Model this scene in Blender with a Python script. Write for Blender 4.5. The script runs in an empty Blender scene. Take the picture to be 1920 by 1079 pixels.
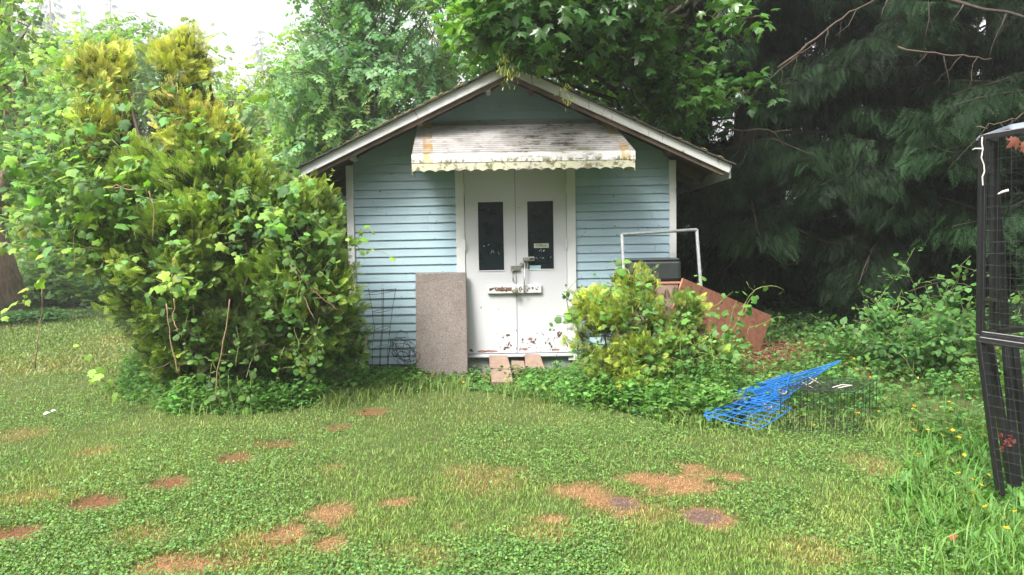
import bpy, math
import numpy as np
from mathutils import Matrix, Vector

SC = bpy.context.scene
COL = SC.collection
R = np.random.default_rng(7)
rad = math.radians

# ------------------------------------------------------------------ camera
F, CX, CY = 1333.0, 960.0, 539.5          # focal length and centre in photo pixels (1920 wide)
CAMZ = 1.45
PITCH, ROLL = 3.3, 1.0
cam_d = bpy.data.cameras.new('camera')
cam = bpy.data.objects.new('camera', cam_d)
COL.objects.link(cam)
cam_d.sensor_width = 36.0
cam_d.lens = 36.0 * F / 1920.0
cam_d.clip_start, cam_d.clip_end = 0.05, 2000
ROT = (Matrix.Rotation(rad(90 - PITCH), 3, 'X') @ Matrix.Rotation(rad(-ROLL), 3, 'Z'))
cam.matrix_world = Matrix.Translation((0, 0, CAMZ)) @ ROT.to_4x4()
SC.camera = cam
RM = np.array(ROT)

# ------------------------------------------------------------------ light
EXPOSURE = 1.68
SUNV = np.array((-0.40, -0.50, 0.82)); SUNV /= np.linalg.norm(SUNV)
world = bpy.data.worlds.new('World'); SC.world = world
world.use_nodes = True
nt = world.node_tree; nt.nodes.clear()
sky = nt.nodes.new('ShaderNodeTexSky'); sky.sky_type = 'NISHITA'; sky.sun_disc = False
sky.sun_elevation = math.asin(SUNV[2]); sky.sun_rotation = math.atan2(SUNV[0], SUNV[1])
sky.air_density, sky.dust_density, sky.ozone_density = 1.0, 6.0, 1.0
hs = nt.nodes.new('ShaderNodeHueSaturation'); hs.inputs['Saturation'].default_value = 0.18
bg = nt.nodes.new('ShaderNodeBackground'); bg.inputs['Strength'].default_value = 0.12
wo = nt.nodes.new('ShaderNodeOutputWorld')
nt.links.new(sky.outputs[0], hs.inputs['Color']); nt.links.new(hs.outputs[0], bg.inputs['Color'])
nt.links.new(bg.outputs[0], wo.inputs['Surface'])
sun_d = bpy.data.lights.new('sun', 'SUN'); sun_d.energy = 2.7; sun_d.angle = rad(22)
sun_d.color = (1.0, 0.95, 0.87)
sun = bpy.data.objects.new('sun', sun_d); COL.objects.link(sun)
sun.rotation_euler = Vector(-SUNV).to_track_quat('-Z', 'Y').to_euler()
sun.location = (-6, -3, 12)
SC.view_settings.view_transform = 'Standard'; SC.view_settings.look = 'None'
SC.view_settings.exposure = EXPOSURE; SC.view_settings.gamma = 1.0
SC.render.engine = 'CYCLES'
cy = SC.cycles
cy.max_bounces = 6; cy.diffuse_bounces = 3; cy.glossy_bounces = 2; cy.transmission_bounces = 3
cy.transparent_max_bounces = 8; cy.volume_bounces = 1
cy.caustics_reflective = cy.caustics_refractive = False
try:
    cy.use_denoising = True; cy.denoiser = 'OPENIMAGEDENOISE'
    cy.denoising_input_passes = 'RGB_ALBEDO_NORMAL'; cy.denoising_prefilter = 'NONE'
except Exception:
    pass

# ------------------------------------------------------------------ points, noise
def P(px, py, Y):
    """the world point seen at (px, py) in the photo that stands Y metres out"""
    d = RM @ np.array(((px - CX) / F, -(py - CY) / F, -1.0))
    return np.array((0, 0, CAMZ)) + d * (Y / d[1])

def proj(p):
    q = (np.asarray(p, float) - np.array((0, 0, CAMZ))) @ RM
    w = np.maximum(-q[..., 2], 1e-3)
    return np.stack((CX + F * q[..., 0] / w, CY - F * q[..., 1] / w), -1)

def _h(i, j):
    v = np.sin(i * 127.1 + j * 311.7) * 43758.5453
    return v - np.floor(v)
def vnoise(x, y):
    i, j = np.floor(x), np.floor(y); u, v = x - i, y - j
    u, v = u * u * (3 - 2 * u), v * v * (3 - 2 * v)
    return (_h(i, j) * (1 - u) + _h(i + 1, j) * u) * (1 - v) + (_h(i, j + 1) * (1 - u) + _h(i + 1, j + 1) * u) * v
def fnoise(x, y):
    return 0.55 * vnoise(x, y) + 0.3 * vnoise(x * 2.1 + 5, y * 2.1 + 9) + 0.15 * vnoise(x * 4.3 + 1, y * 4.3 + 3)
def sstep(a, b, x):
    t = np.clip((x - a) / (b - a), 0, 1); return t * t * (3 - 2 * t)

def gz0(x, y):
    x = np.asarray(x, float); y = np.asarray(y, float)
    z = 0.20 * sstep(1.6, 2.6, x) * sstep(6.3, 8.6, y)
    z = z + 0.03 * (fnoise(x * 0.9, y * 0.9) - 0.5) * sstep(60, 20, np.hypot(x, y))
    return z
def G(px, py):
    z = 0.0
    for _ in range(6):
        d = RM @ np.array(((px - CX) / F, -(py - CY) / F, -1.0))
        t = (z - CAMZ) / d[2]; p = np.array((0, 0, CAMZ)) + d * t
        z = float(gz0(p[0], p[1]))
    return p

# bare and burnt spots in the lawn: (px, py, half width px, half height px, kind)
SPOTS = [(695, 772, 30, 6, 'soil'), (627, 801, 28, 6, 'soil'), (525, 832, 42, 7, 'soil'), (440, 860, 42, 10, 'soil'),
         (312, 905, 48, 11, 'soil'), (180, 945, 48, 14, 'soil'), (18, 1004, 55, 16, 'soil'),
         (545, 1000, 42, 20, 'straw'), (620, 970, 38, 22, 'straw'), (620, 1022, 40, 16, 'straw'), (350, 1062, 95, 20, 'straw'),
         (1085, 922, 55, 18, 'straw'), (1140, 945, 52, 22, 'straw'), (1165, 945, 26, 11, 'soilg'), (1262, 912, 75, 19, 'straw'),
         (1320, 970, 48, 19, 'straw'), (1318, 970, 34, 13, 'soilg'), (1300, 880, 50, 14, 'straw'), (1372, 897, 20, 7, 'straw'), (1040, 974, 26, 8, 'straw'),
         (745, 943, 40, 11, 'straw'), (860, 992, 30, 22, 'thin'), (930, 895, 80, 30, 'thin'), (175, 847, 36, 11, 'thin'),
         (620, 878, 30, 8, 'thin'), (470, 1020, 70, 30, 'thin'), (260, 1000, 90, 30, 'thin'), (820, 1040, 70, 30, 'thin'),
         (1010, 1000, 70, 30, 'thin'), (1650, 880, 60, 22, 'thin'), (1210, 900, 50, 12, 'straw'), (1240, 968, 50, 14, 'thin'), (60, 935, 70, 14, 'thin'), (40, 815, 60, 14, 'thin'), (1540, 1040, 90, 30, 'thin'), (760, 1035, 60, 25, 'thin')]
_S = []
for px, py, a, b, k in SPOTS:
    c = G(px, py); ax = abs(G(px + a, py)[0] - c[0]); ay = abs(G(px, py - b)[1] - G(px, py + b)[1]) / 2
    _S.append((c[0], c[1], ax, ay, k))
def spotmask(x, y):
    """bare soil, dead straw and thin-grass factors at ground points"""
    m = {k: np.zeros_like(x) for k in ('soil', 'soilg', 'straw', 'thin')}
    n = fnoise(x * 6 + 40, y * 6 + 10) - 0.5
    n2 = fnoise(x * 21 + 3, y * 21 + 7) - 0.5
    n = 0.65 * n + 0.75 * (fnoise(x * 2.6 + 4, y * 2.6 + 1) - 0.5)
    for cx_, cy_, ax, ay, k in _S:
        d = np.hypot((x - cx_) / ax, (y - cy_) / ay)
        amp = 0.9 if k[:4] == 'soil' else 1.7
        m[k] = np.maximum(m[k], sstep(1.35, 0.65 if k[:4] == 'soil' else 0.2, d + amp * n + 0.8 * n2))
    return m
def ground_z(x, y):
    z = gz0(x, y)
    for cx_, cy_, ax, ay, k in _S:
        if k == 'soil':
            z = z - 0.025 * sstep(1.2, 0.7, np.hypot((x - cx_) / ax, (y - cy_) / ay))
    return z

# ------------------------------------------------------------------ materials
def mat(name):
    m = bpy.data.materials.new(name); m.use_nodes = True
    t = m.node_tree; b = t.nodes['Principled BSDF']
    return m, t, b
def N(t, typ, **kw):
    n = t.nodes.new(typ)
    for k, v in kw.items():
        if k in n.inputs: n.inputs[k].default_value = v
        else: setattr(n, k, v)
    return n
def noise(t, scale, detail=4, rough=0.55, vec=None, dist=0.0):
    n = N(t, 'ShaderNodeTexNoise', Scale=scale, Detail=detail, Roughness=rough, Distortion=dist)
    if vec: t.links.new(vec, n.inputs['Vector'])
    return n.outputs['Fac']
def coords(t, scale=(1, 1, 1), loc=(0, 0, 0)):
    tc = N(t, 'ShaderNodeTexCoord'); mp = N(t, 'ShaderNodeMapping')
    mp.inputs['Scale'].default_value = scale; mp.inputs['Location'].default_value = loc
    t.links.new(tc.outputs['Object'], mp.inputs['Vector'])
    return mp.outputs[0]
def ramp(t, fac, stops):
    n = N(t, 'ShaderNodeValToRGB'); e = n.color_ramp.elements
    while len(e) < len(stops): e.new(0.5)
    for s, (p, c) in zip(e, stops):
        s.position = p; s.color = (*c, 1) if len(c) == 3 else c
    t.links.new(fac, n.inputs[0]); return n.outputs[0]
def mixc(t, fac, a, b):
    n = N(t, 'ShaderNodeMix'); n.data_type = 'RGBA'
    for s, v in ((0, fac), (6, a), (7, b)):
        if isinstance(v, (tuple, list)): n.inputs[s].default_value = (*v, 1)
        elif isinstance(v, (int, float)): n.inputs[s].default_value = v
        else: t.links.new(v, n.inputs[s])
    return n.outputs[2]
def math_(t, op, a, b=0.0, clamp=False):
    n = N(t, 'ShaderNodeMath'); n.operation = op; n.use_clamp = clamp
    for s, v in ((0, a), (1, b)):
        if isinstance(v, (int, float)): n.inputs[s].default_value = v
        else: t.links.new(v, n.inputs[s])
    return n.outputs[0]
def mrange(t, v, a, b, c=0.0, d=1.0):
    n = N(t, 'ShaderNodeMapRange'); t.links.new(v, n.inputs[0])
    for i, q in zip((1, 2, 3, 4), (a, b, c, d)): n.inputs[i].default_value = q
    n.interpolation_type = 'SMOOTHSTEP'
    return n.outputs[0]
def bump(t, b, h, strength=0.3, dist=0.01):
    n = N(t, 'ShaderNodeBump', Strength=strength, Distance=dist)
    t.links.new(h, n.inputs['Height']); t.links.new(n.outputs[0], b.inputs['Normal'])
def sepxyz(t, vec):
    n = N(t, 'ShaderNodeSeparateXYZ'); t.links.new(vec, n.inputs[0]); return n.outputs

def m_leaf(name, transl=0.4, rough=0.45, spec=0.4):
    m, t, b = mat(name)
    a = N(t, 'ShaderNodeAttribute', attribute_name='col')
    t.links.new(a.outputs['Color'], b.inputs['Base Color'])
    b.inputs['Roughness'].default_value = rough; b.inputs['Specular IOR Level'].default_value = spec
    tr = N(t, 'ShaderNodeBsdfTranslucent')
    g = N(t, 'ShaderNodeMix'); g.data_type = 'RGBA'; g.blend_type = 'MULTIPLY'; g.inputs[0].default_value = 1
    t.links.new(a.outputs['Color'], g.inputs[6]); g.inputs[7].default_value = (1.25, 1.3, 0.55, 1)
    t.links.new(g.outputs[2], tr.inputs['Color'])
    mx = N(t, 'ShaderNodeMixShader'); mx.inputs[0].default_value = transl
    t.links.new(b.outputs[0], mx.inputs[1]); t.links.new(tr.outputs[0], mx.inputs[2])
    t.links.new(mx.outputs[0], t.nodes['Material Output'].inputs['Surface'])
    return m
def m_plain(name, c, rough=0.5, metal=0.0, var=0.25, scale=14, bmp=0.1, c2=None, spec=0.5):
    m, t, b = mat(name)
    v = coords(t); n = noise(t, scale, 5, 0.6, v)
    c2 = c2 or tuple(x * (1 - var) for x in c)
    t.links.new(ramp(t, n, [(0.3, c2), (0.7, c)]), b.inputs['Base Color'])
    b.inputs['Roughness'].default_value = rough; b.inputs['Metallic'].default_value = metal
    b.inputs['Specular IOR Level'].default_value = spec
    if bmp: bump(t, b, noise(t, scale * 5, 3, 0.6, v), bmp, 0.004)
    return m
def m_bark(name, c1, c2, moss=0.0):
    m, t, b = mat(name)
    v = coords(t, (9, 9, 1.6)); n = noise(t, 1.6, 6, 0.65, v, 0.6)
    col = ramp(t, n, [(0.3, c1), (0.68, c2)])
    if moss:
        col = mixc(t, mrange(t, noise(t, 1.5, 4, 0.6, coords(t)), 0.62 - moss * 0.2, 0.75 - moss * 0.2), col, (0.07, 0.085, 0.02))
    t.links.new(col, b.inputs['Base Color']); b.inputs['Roughness'].default_value = 0.9
    bump(t, b, n, 0.8, 0.03)
    return m

LEAF = m_leaf('leaf', 0.45, 0.55, 0.3); SHINY = m_leaf('leaf_waxy', 0.35, 0.33, 0.6); NEEDLE = m_leaf('cedar_scale', 0.25, 0.6, 0.12)
GRASS = m_leaf('grass_blade', 0.35, 0.5, 0.3); PETAL = m_leaf('petal', 0.3, 0.4, 0.4)
DARKBARK = m_bark('dark_bark', (0.018, 0.013, 0.01), (0.055, 0.04, 0.032)); BARK = m_bark('bark', (0.035, 0.026, 0.02), (0.13, 0.10, 0.08)); BARKMOSS = m_bark('mossy_bark', (0.09, 0.055, 0.042), (0.30, 0.19, 0.15), 0.4)  # DARKBARK is a darker bark tone for the cedars and a bough
BARKPALE = m_bark('pale_bark', (0.09, 0.08, 0.065), (0.2, 0.18, 0.15), 0.3)
STEM = m_plain('stem', (0.22, 0.13, 0.07), 0.7); STEMGREEN = m_plain('green_stem', (0.13, 0.2, 0.05), 0.6)
DEADTWIG = m_plain('dead_twig', (0.09, 0.065, 0.045), 0.9)

def m_siding():
    m, t, b = mat('blue_paint')
    v = coords(t); base = mixc(t, mrange(t, noise(t, 1.7, 4, 0.6, v), 0.35, 0.7), (0.25, 0.358, 0.42), (0.29, 0.398, 0.458))
    st = noise(t, 3.0, 5, 0.65, coords(t, (5, 5, 0.6)))
    base = mixc(t, mrange(t, st, 0.5, 0.8, 0, 0.3), base, (0.21, 0.27, 0.29))
    # algae film and dirt where damp sits, chips to the grey wood
    base = mixc(t, mrange(t, noise(t, 2.4, 5, 0.65, coords(t, loc=(3, 1, 8))), 0.56, 0.78, 0, 0.3), base, (0.20, 0.29, 0.26))
    chip = mrange(t, noise(t, 19, 3, 0.5, coords(t, (1, 1, 1.7), (7, 2, 1))), 0.70, 0.712)
    base = mixc(t, chip, base, (0.10, 0.11, 0.11))
    board = N(t, 'ShaderNodeAttribute', attribute_name='col')
    mu = N(t, 'ShaderNodeMix'); mu.data_type = 'RGBA'; mu.blend_type = 'MULTIPLY'; mu.inputs[0].default_value = 1
    t.links.new(base, mu.inputs[6]); t.links.new(board.outputs['Color'], mu.inputs[7])
    t.links.new(mu.outputs[2], b.inputs['Base Color']); b.inputs['Roughness'].default_value = 0.5
    bump(t, b, noise(t, 60, 4, 0.6, coords(t, (0.15, 1, 1))), 0.25, 0.003)
    return m
def m_white(name, c=(0.56, 0.57, 0.58), chips=0.0, dirt=0.25, grain=(1, 1, 0.12), chipc=(0.12, 0.09, 0.075)):
    m, t, b = mat(name)
    v = coords(t); col = mixc(t, mrange(t, noise(t, 3.1, 5, 0.6, v), 0.42, 0.75, 0, dirt), c, (0.42, 0.43, 0.38))
    if chips:
        k = noise(t, 9, 6, 0.7, coords(t, grain, (4, 4, 2)))
        col = mixc(t, mrange(t, k, 0.70 - chips * 0.12, 0.715 - chips * 0.12), col, chipc)
    t.links.new(col, b.inputs['Base Color']); b.inputs['Roughness'].default_value = 0.42
    bump(t, b, noise(t, 40, 4, 0.6, coords(t, grain)), 0.15, 0.003)
    return m
SIDING = m_siding(); WHITE = m_white('white_paint'); WORN = m_white('worn_white_paint', (0.46, 0.455, 0.45), 0.75, 0.35, (2.6, 1, 0.4), (0.17, 0.14, 0.12))
DOORW = m_white('door_paint', (0.48, 0.485, 0.515), 0.0, 0.14)
PEEL = m_plain('bare_brown_wood', (0.11, 0.06, 0.045), 0.8, scale=40); RUST = m_plain('rusty_primer', (0.27, 0.13, 0.10), 0.8, scale=40)
SOFFIT = m_plain('stained_soffit', (0.15, 0.10, 0.075), 0.85, scale=5, var=0.6)
SHINGLE = m_plain('shingle', (0.05, 0.045, 0.042), 0.95, scale=20, bmp=0.4)
MOSS = m_plain('moss', (0.15, 0.13, 0.02), 1.0, scale=30, c2=(0.11, 0.06, 0.02), bmp=0.6)
CONCRETE = m_plain('concrete', (0.30, 0.31, 0.31), 0.9, scale=8, var=0.35, bmp=0.3)
STEEL = m_plain('old_steel', (0.42, 0.41, 0.39), 0.38, 0.75, 0.45, 30)
DARKSTEEL = m_plain('dark_steel', (0.05, 0.048, 0.045), 0.5, 0.4, 0.3, 30)
GLASS = m_plain('dark_glass', (0.012, 0.02, 0.024), 0.07, 0, 0.4, 6, 0, spec=0.5)
ALU = m_plain('weathered_aluminium', (0.50, 0.52, 0.52), 0.42, 0.6, 0.35, 18)
BLACKPL = m_plain('black_plastic', (0.022, 0.028, 0.029), 0.5, 0, 0.35, 9, 0.15)
BLACKP = m_plain('black_powder_coat', (0.012, 0.012, 0.014), 0.35, 0.0, 0.3, 25, 0.1)
WIRE = m_plain('grey_wire', (0.06, 0.065, 0.07), 0.5, 0.5, 0.5, 20, 0)
WIREB = m_plain('black_wire', (0.018, 0.022, 0.02), 0.5, 0.2, 0.3, 20, 0)
BLUE = m_plain('blue_coated_wire', (0.008, 0.15, 0.50), 0.38, 0, 0.3, 12, 0)
PALEROPE = m_plain('pale_cord', (0.6, 0.57, 0.5), 0.8, 0, 0.2, 40)
ROPE = m_plain('tan_rope', (0.45, 0.31, 0.15), 0.9, 0, 0.4, 40)
STICKER = m_plain('paper_label', (0.40, 0.40, 0.31), 0.6, 0, 0.15, 12, 0)
STICKBLUE = m_plain('pale_blue_sticker', (0.25, 0.42, 0.48), 0.5, 0, 0.15, 12, 0)
INK = m_plain('ink', (0.035, 0.035, 0.03), 0.6, 0, 0.1, 12, 0); SPECK = m_plain('paint_fleck', (0.5, 0.52, 0.5), 0.6, 0, 0.1, 9, 0)
TARP = m_plain('pale_grey_cover', (0.15, 0.175, 0.22), 0.5, 0, 0.2, 6)
SEATTAG = m_plain('faded_red_fabric', (0.28, 0.07, 0.07), 0.8, 0, 0.4, 40)
CHIP = m_leaf('wood_chip', 0.0, 0.9, 0.2); DEADLEAF = m_leaf('dead_leaf', 0.2, 0.7, 0.2)

def m_slab():
    m, t, b = mat('pebbled_board')
    v = coords(t); n1 = noise(t, 70, 3, 0.7, v); n2 = noise(t, 3, 5, 0.6, v)
    c = ramp(t, n1, [(0.3, (0.11, 0.092, 0.083)), (0.5, (0.165, 0.14, 0.128)), (0.72, (0.26, 0.23, 0.215))])
    c = mixc(t, mrange(t, n2, 0.42, 0.72, 0, 0.6), c, (0.10, 0.082, 0.074))
    t.links.new(c, b.inputs['Base Color']); b.inputs['Roughness'].default_value = 0.95
    bump(t, b, n1, 0.5, 0.004)
    return m
SLAB = m_slab()
def m_ply():
    m, t, b = mat('weathered_plywood')
    v = coords(t, (1.1, 5, 5)); n = noise(t, 1.8, 6, 0.65, v, 1.6)
    c = ramp(t, n, [(0.28, (0.10, 0.055, 0.04)), (0.42, (0.30, 0.115, 0.07)), (0.62, (0.40, 0.18, 0.115)), (0.8, (0.27, 0.15, 0.11))])
    k = noise(t, 2.6, 6, 0.7, coords(t, (0.9, 3.5, 3.5), (2, 7, 3)), 1.0)
    c = mixc(t, mrange(t, k, 0.60, 0.68), c, (0.08, 0.06, 0.055))
    t.links.new(c, b.inputs['Base Color']); b.inputs['Roughness'].default_value = 0.85
    bump(t, b, n, 0.3, 0.004)
    return m
PLY = m_ply()
PLANK = m_plain('grey_brown_plank', (0.26, 0.18, 0.135), 0.85, scale=7, var=0.4, bmp=0.25)
def m_awning():
    # x from the awning's left end, y outwards is negative, z down from its back edge
    m, t, b = mat('mossy_awning_metal')
    v = coords(t, loc=(1.0, 0, -2.77)); s = sepxyz(t, v)
    col = mixc(t, mrange(t, noise(t, 4, 5, 0.6, v), 0.35, 0.7, 0, 0.6), (0.66, 0.645, 0.65), (0.42, 0.40, 0.39))
    n = noise(t, 9, 8, 0.74, coords(t, (0.5, 2.8, 2.8)))
    cx_ = mrange(t, s[0], 0.5, 1.2); cr = mrange(t, s[0], 2.2, 1.6)
    wear = math_(t, 'MULTIPLY', cx_, cr)
    thr = math_(t, 'ADD', n, math_(t, 'MULTIPLY', wear, 0.075))
    col = mixc(t, mrange(t, thr, 0.575, 0.66, 0, 0.8), col, (0.19, 0.155, 0.115))
    col = mixc(t, mrange(t, thr, 0.655, 0.70), col, (0.08, 0.06, 0.045))
    col = mixc(t, mrange(t, noise(t, 5, 6, 0.7, coords(t, (1, 2.5, 2.5), (9, 1, 4))), 0.52, 0.68, 0, 0.6), col, (0.22, 0.23, 0.19))
    fr_ = math_(t, 'FRACT', math_(t, 'MULTIPLY', math_(t, 'ADD', s[1], 0.022), -15 / 0.648))  # groove band painted dark so each slat's shade line reads
    gro = math_(t, 'MULTIPLY', mrange(t, fr_, 0.55, 0.9, 0, 0.85), mrange(t, s[2], -0.385, -0.37))
    col = mixc(t, gro, col, (0.13, 0.115, 0.10))
    ul = math_(t, 'ADD', s[0], math_(t, 'MULTIPLY', s[1], 0.12))
    yl = math_(t, 'MULTIPLY', mrange(t, ul, 0.035, 0.042), mrange(t, ul, 0.14, 0.133))
    # right-hand tape follows the slanted end
    u = math_(t, 'ADD', s[0], math_(t, 'MULTIPLY', s[1], 0.20))
    yr = math_(t, 'MULTIPLY', mrange(t, u, 1.975, 1.982), mrange(t, u, 2.08, 2.073))
    nz = mrange(t, noise(t, 7, 4, 0.6, v), 0.38, 0.55)
    band = math_(t, 'MULTIPLY', math_(t, 'MAXIMUM', yl, yr), nz)
    col = mixc(t, math_(t, 'MULTIPLY', band, 0.75), col, (0.48, 0.31, 0.07))
    # moss and grime on the lower lip
    low = mrange(t, s[2], -0.40, -0.46)
    g = mrange(t, noise(t, 14, 7, 0.75, coords(t, (1, 1, 0.55), (3, 3, 3))), 0.49, 0.55)
    col = mixc(t, math_(t, 'MULTIPLY', low, math_(t, 'MULTIPLY', g, 0.95)), col, (0.10, 0.095, 0.028))
    col = mixc(t, math_(t, 'MULTIPLY', mrange(t, noise(t, 4, 3, 0.5, coords(t, loc=(7, 7, 7))), 0.58, 0.63), mrange(t, s[2], -0.30, -0.38)), col, (0.22, 0.20, 0.03))
    t.links.new(col, b.inputs['Base Color']); b.inputs['Roughness'].default_value = 0.6
    bump(t, b, n, 0.2, 0.004)
    return m
AWN = m_awning()
def m_valance():
    m, t, b = mat('valance_metal')
    v = coords(t)
    col = mixc(t, mrange(t, noise(t, 3, 4, 0.6, v), 0.4, 0.65), (0.44, 0.44, 0.30), (0.37, 0.355, 0.29))
    g = mrange(t, noise(t, 12, 7, 0.75, coords(t, loc=(3, 8, 3))), 0.51, 0.57)
    col = mixc(t, math_(t, 'MULTIPLY', g, 0.9), col, (0.11, 0.095, 0.05))
    t.links.new(col, b.inputs['Base Color']); b.inputs['Roughness'].default_value = 0.6
    return m
VAL = m_valance()

# ------------------------------------------------------------------ mesh helpers
def cat(parts):
    """join (verts, tris, cols) triples"""
    V, T, C, o = [], [], [], 0
    for v, t, c in parts:
        V.append(v); T.append(t + o); C.append(c); o += len(v)
    return np.concatenate(V), np.concatenate(T), np.concatenate(C)
def root_of(o):
    while o.parent is not None: o = o.parent
    return o
def link_mesh(name, me, m, parent=None):
    o = bpy.data.objects.new(name, me); COL.objects.link(o)
    for q in (m if isinstance(m, (list, tuple)) else [m]): me.materials.append(q)
    if parent is not None: o.parent = parent
    return o
def tri_obj(name, data, m, parent=None, loc=None, smooth=False):
    """one mesh from big triangle arrays, stored relative to its thing's base"""
    V, T, C = data
    base = np.array(root_of(parent).location) if parent is not None else np.array(loc if loc is not None else (0, 0, 0), float)
    me = bpy.data.meshes.new(name); n = len(T)
    me.vertices.add(len(V)); me.vertices.foreach_set('co', (V - base).astype(np.float32).ravel())
    me.loops.add(n * 3); me.loops.foreach_set('vertex_index', T.astype(np.int32).ravel())
    me.polygons.add(n); me.polygons.foreach_set('loop_start', np.arange(0, n * 3, 3, dtype=np.int32))
    if smooth: me.polygons.foreach_set('use_smooth', np.ones(n, bool))
    a = me.color_attributes.new('col', 'FLOAT_COLOR', 'POINT')
    C4 = np.ones((len(V), 4), np.float32); C4[:, :3] = C; a.data.foreach_set('color', C4.ravel())
    me.update(); me.validate()
    o = link_mesh(name, me, m, parent)
    if parent is None: o.location = base
    return o
def tag(o, label, category, group=None):
    o['label'] = label; o['category'] = category
    if group: o['group'] = group
    return o
def thing(name, label, category, loc, group=None):
    o = bpy.data.objects.new(name, None); COL.objects.link(o); o.empty_display_size = 0.2
    o.location = tuple(float(q) for q in loc)
    bpy.context.view_layer.update()
    return tag(o, label, category, group)
def kind(o, k): o['kind'] = k; return o

class MB:
    """collects boxes, prisms, polygons and tubes into ONE mesh"""
    def __init__(s): s.v, s.f, s.mi, s.cv = [], [], [], []
    def add(s, V, Fc, mi=0, c=(1, 1, 1)):
        o = len(s.v); s.v += [tuple(map(float, q)) for q in V]; s.f += [tuple(i + o for i in q) for q in Fc]; s.mi += [mi] * len(Fc); s.cv += [c] * len(V)
    def box(s, lo, hi, mi=0, c=(1, 1, 1)):
        x0, y0, z0 = lo; x1, y1, z1 = hi
        s.add([(x0, y0, z0), (x1, y0, z0), (x1, y1, z0), (x0, y1, z0), (x0, y0, z1), (x1, y0, z1), (x1, y1, z1), (x0, y1, z1)],
              [(0, 3, 2, 1), (4, 5, 6, 7), (0, 1, 5, 4), (1, 2, 6, 5), (2, 3, 7, 6), (3, 0, 4, 7)], mi, c)
    def hexa(s, b, t, mi=0, c=(1, 1, 1)):
        """two matching quads joined: b below / behind, t above / in front"""
        s.add(list(b) + list(t), [(0, 3, 2, 1), (4, 5, 6, 7), (0, 1, 5, 4), (1, 2, 6, 5), (2, 3, 7, 6), (3, 0, 4, 7)], mi, c)
    def slab(s, quad, n, mi=0):
        q = [np.array(p, float) for p in quad]; n = np.array(n, float)
        s.hexa(q, [p + n for p in q], mi)
    def poly(s, pts, mi=0): s.add(pts, [tuple(range(len(pts)))], mi)
    def bar(s, a, b, w, h, up=(0, 0, 1), mi=0):
        a, b = np.array(a, float), np.array(b, float); d = b - a; d /= np.linalg.norm(d)
        x = np.cross(d, up); x /= np.linalg.norm(x); z = np.cross(x, d)
        o = [(-w / 2, -h / 2), (w / 2, -h / 2), (w / 2, h / 2), (-w / 2, h / 2)]
        s.hexa([a + x * i + z * j for i, j in o], [b + x * i + z * j for i, j in o], mi)
    def tube(s, pts, r, n=6, mi=0):
        V, T, _ = tube(pts, r, n); s.add(V, [tuple(q) for q in T], mi)
    def build(s, name, m, parent=None, loc=None, bevel=0.0, smooth=False):
        base = np.array(root_of(parent).location) if parent is not None else np.array(loc if loc is not None else (0, 0, 0), float)
        me = bpy.data.meshes.new(name)
        me.from_pydata([tuple(np.array(q) - base) for q in s.v], [], s.f)
        me.polygons.foreach_set('material_index', s.mi)
        if smooth: me.polygons.foreach_set('use_smooth', np.ones(len(s.f), bool))
        a = me.color_attributes.new('col', 'FLOAT_COLOR', 'POINT')
        a.data.foreach_set('color', np.array([(*c, 1) for c in s.cv], np.float32).ravel())
        me.update()
        o = link_mesh(name, me, m, parent)
        if parent is None: o.location = base
        if bevel:
            b = o.modifiers.new('edge', 'BEVEL'); b.width = bevel; b.segments = 2; b.limit_method = 'ANGLE'
        return o

def norm(v): return v / np.maximum(np.linalg.norm(v, axis=-1, keepdims=True), 1e-9)
def tube(pts, r, n=6, col=(1, 1, 1)):
    p = np.array(pts, float); k = len(p); r = np.broadcast_to(np.array(r, float), (k,))
    d = np.gradient(p, axis=0); d = norm(d)
    ref = np.array((0.13, 0.21, 0.97)) if abs(d[0][2]) < 0.9 else np.array((1.0, 0.1, 0.05))
    x = norm(np.cross(d, ref)); z = np.cross(x, d)
    a = np.arange(n) * 2 * math.pi / n
    V = (p[:, None] + r[:, None, None] * (np.cos(a)[None, :, None] * x[:, None] + np.sin(a)[None, :, None] * z[:, None])).reshape(-1, 3)
    T = []
    for i in range(k - 1):
        for j in range(n):
            q = i * n + j; w = i * n + (j + 1) % n
            T += [(q, w, w + n), (q, w + n, q + n)]
    for j in range(1, n - 1):
        T += [(0, j + 1, j), ((k - 1) * n, (k - 1) * n + j, (k - 1) * n + j + 1)]
    return V, np.array(T), np.tile(np.array(col, float), (len(V), 1))
def wig(a, b, n=6, amp=0.05, sag=0.0, rng=R):
    """a wandering line from a to b"""
    a, b = np.array(a, float), np.array(b, float); u = np.linspace(0, 1, n)[:, None]
    p = a + (b - a) * u; L = np.linalg.norm(b - a)
    w = np.cumsum(rng.normal(0, 1, (n, 3)), 0); w -= w[0] + (w[-1] - w[0]) * u
    p = p + w * amp * L / math.sqrt(n) ; p[:, 2] -= (4 * u[:, 0] * (1 - u[:, 0])) * sag
    return p

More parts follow.
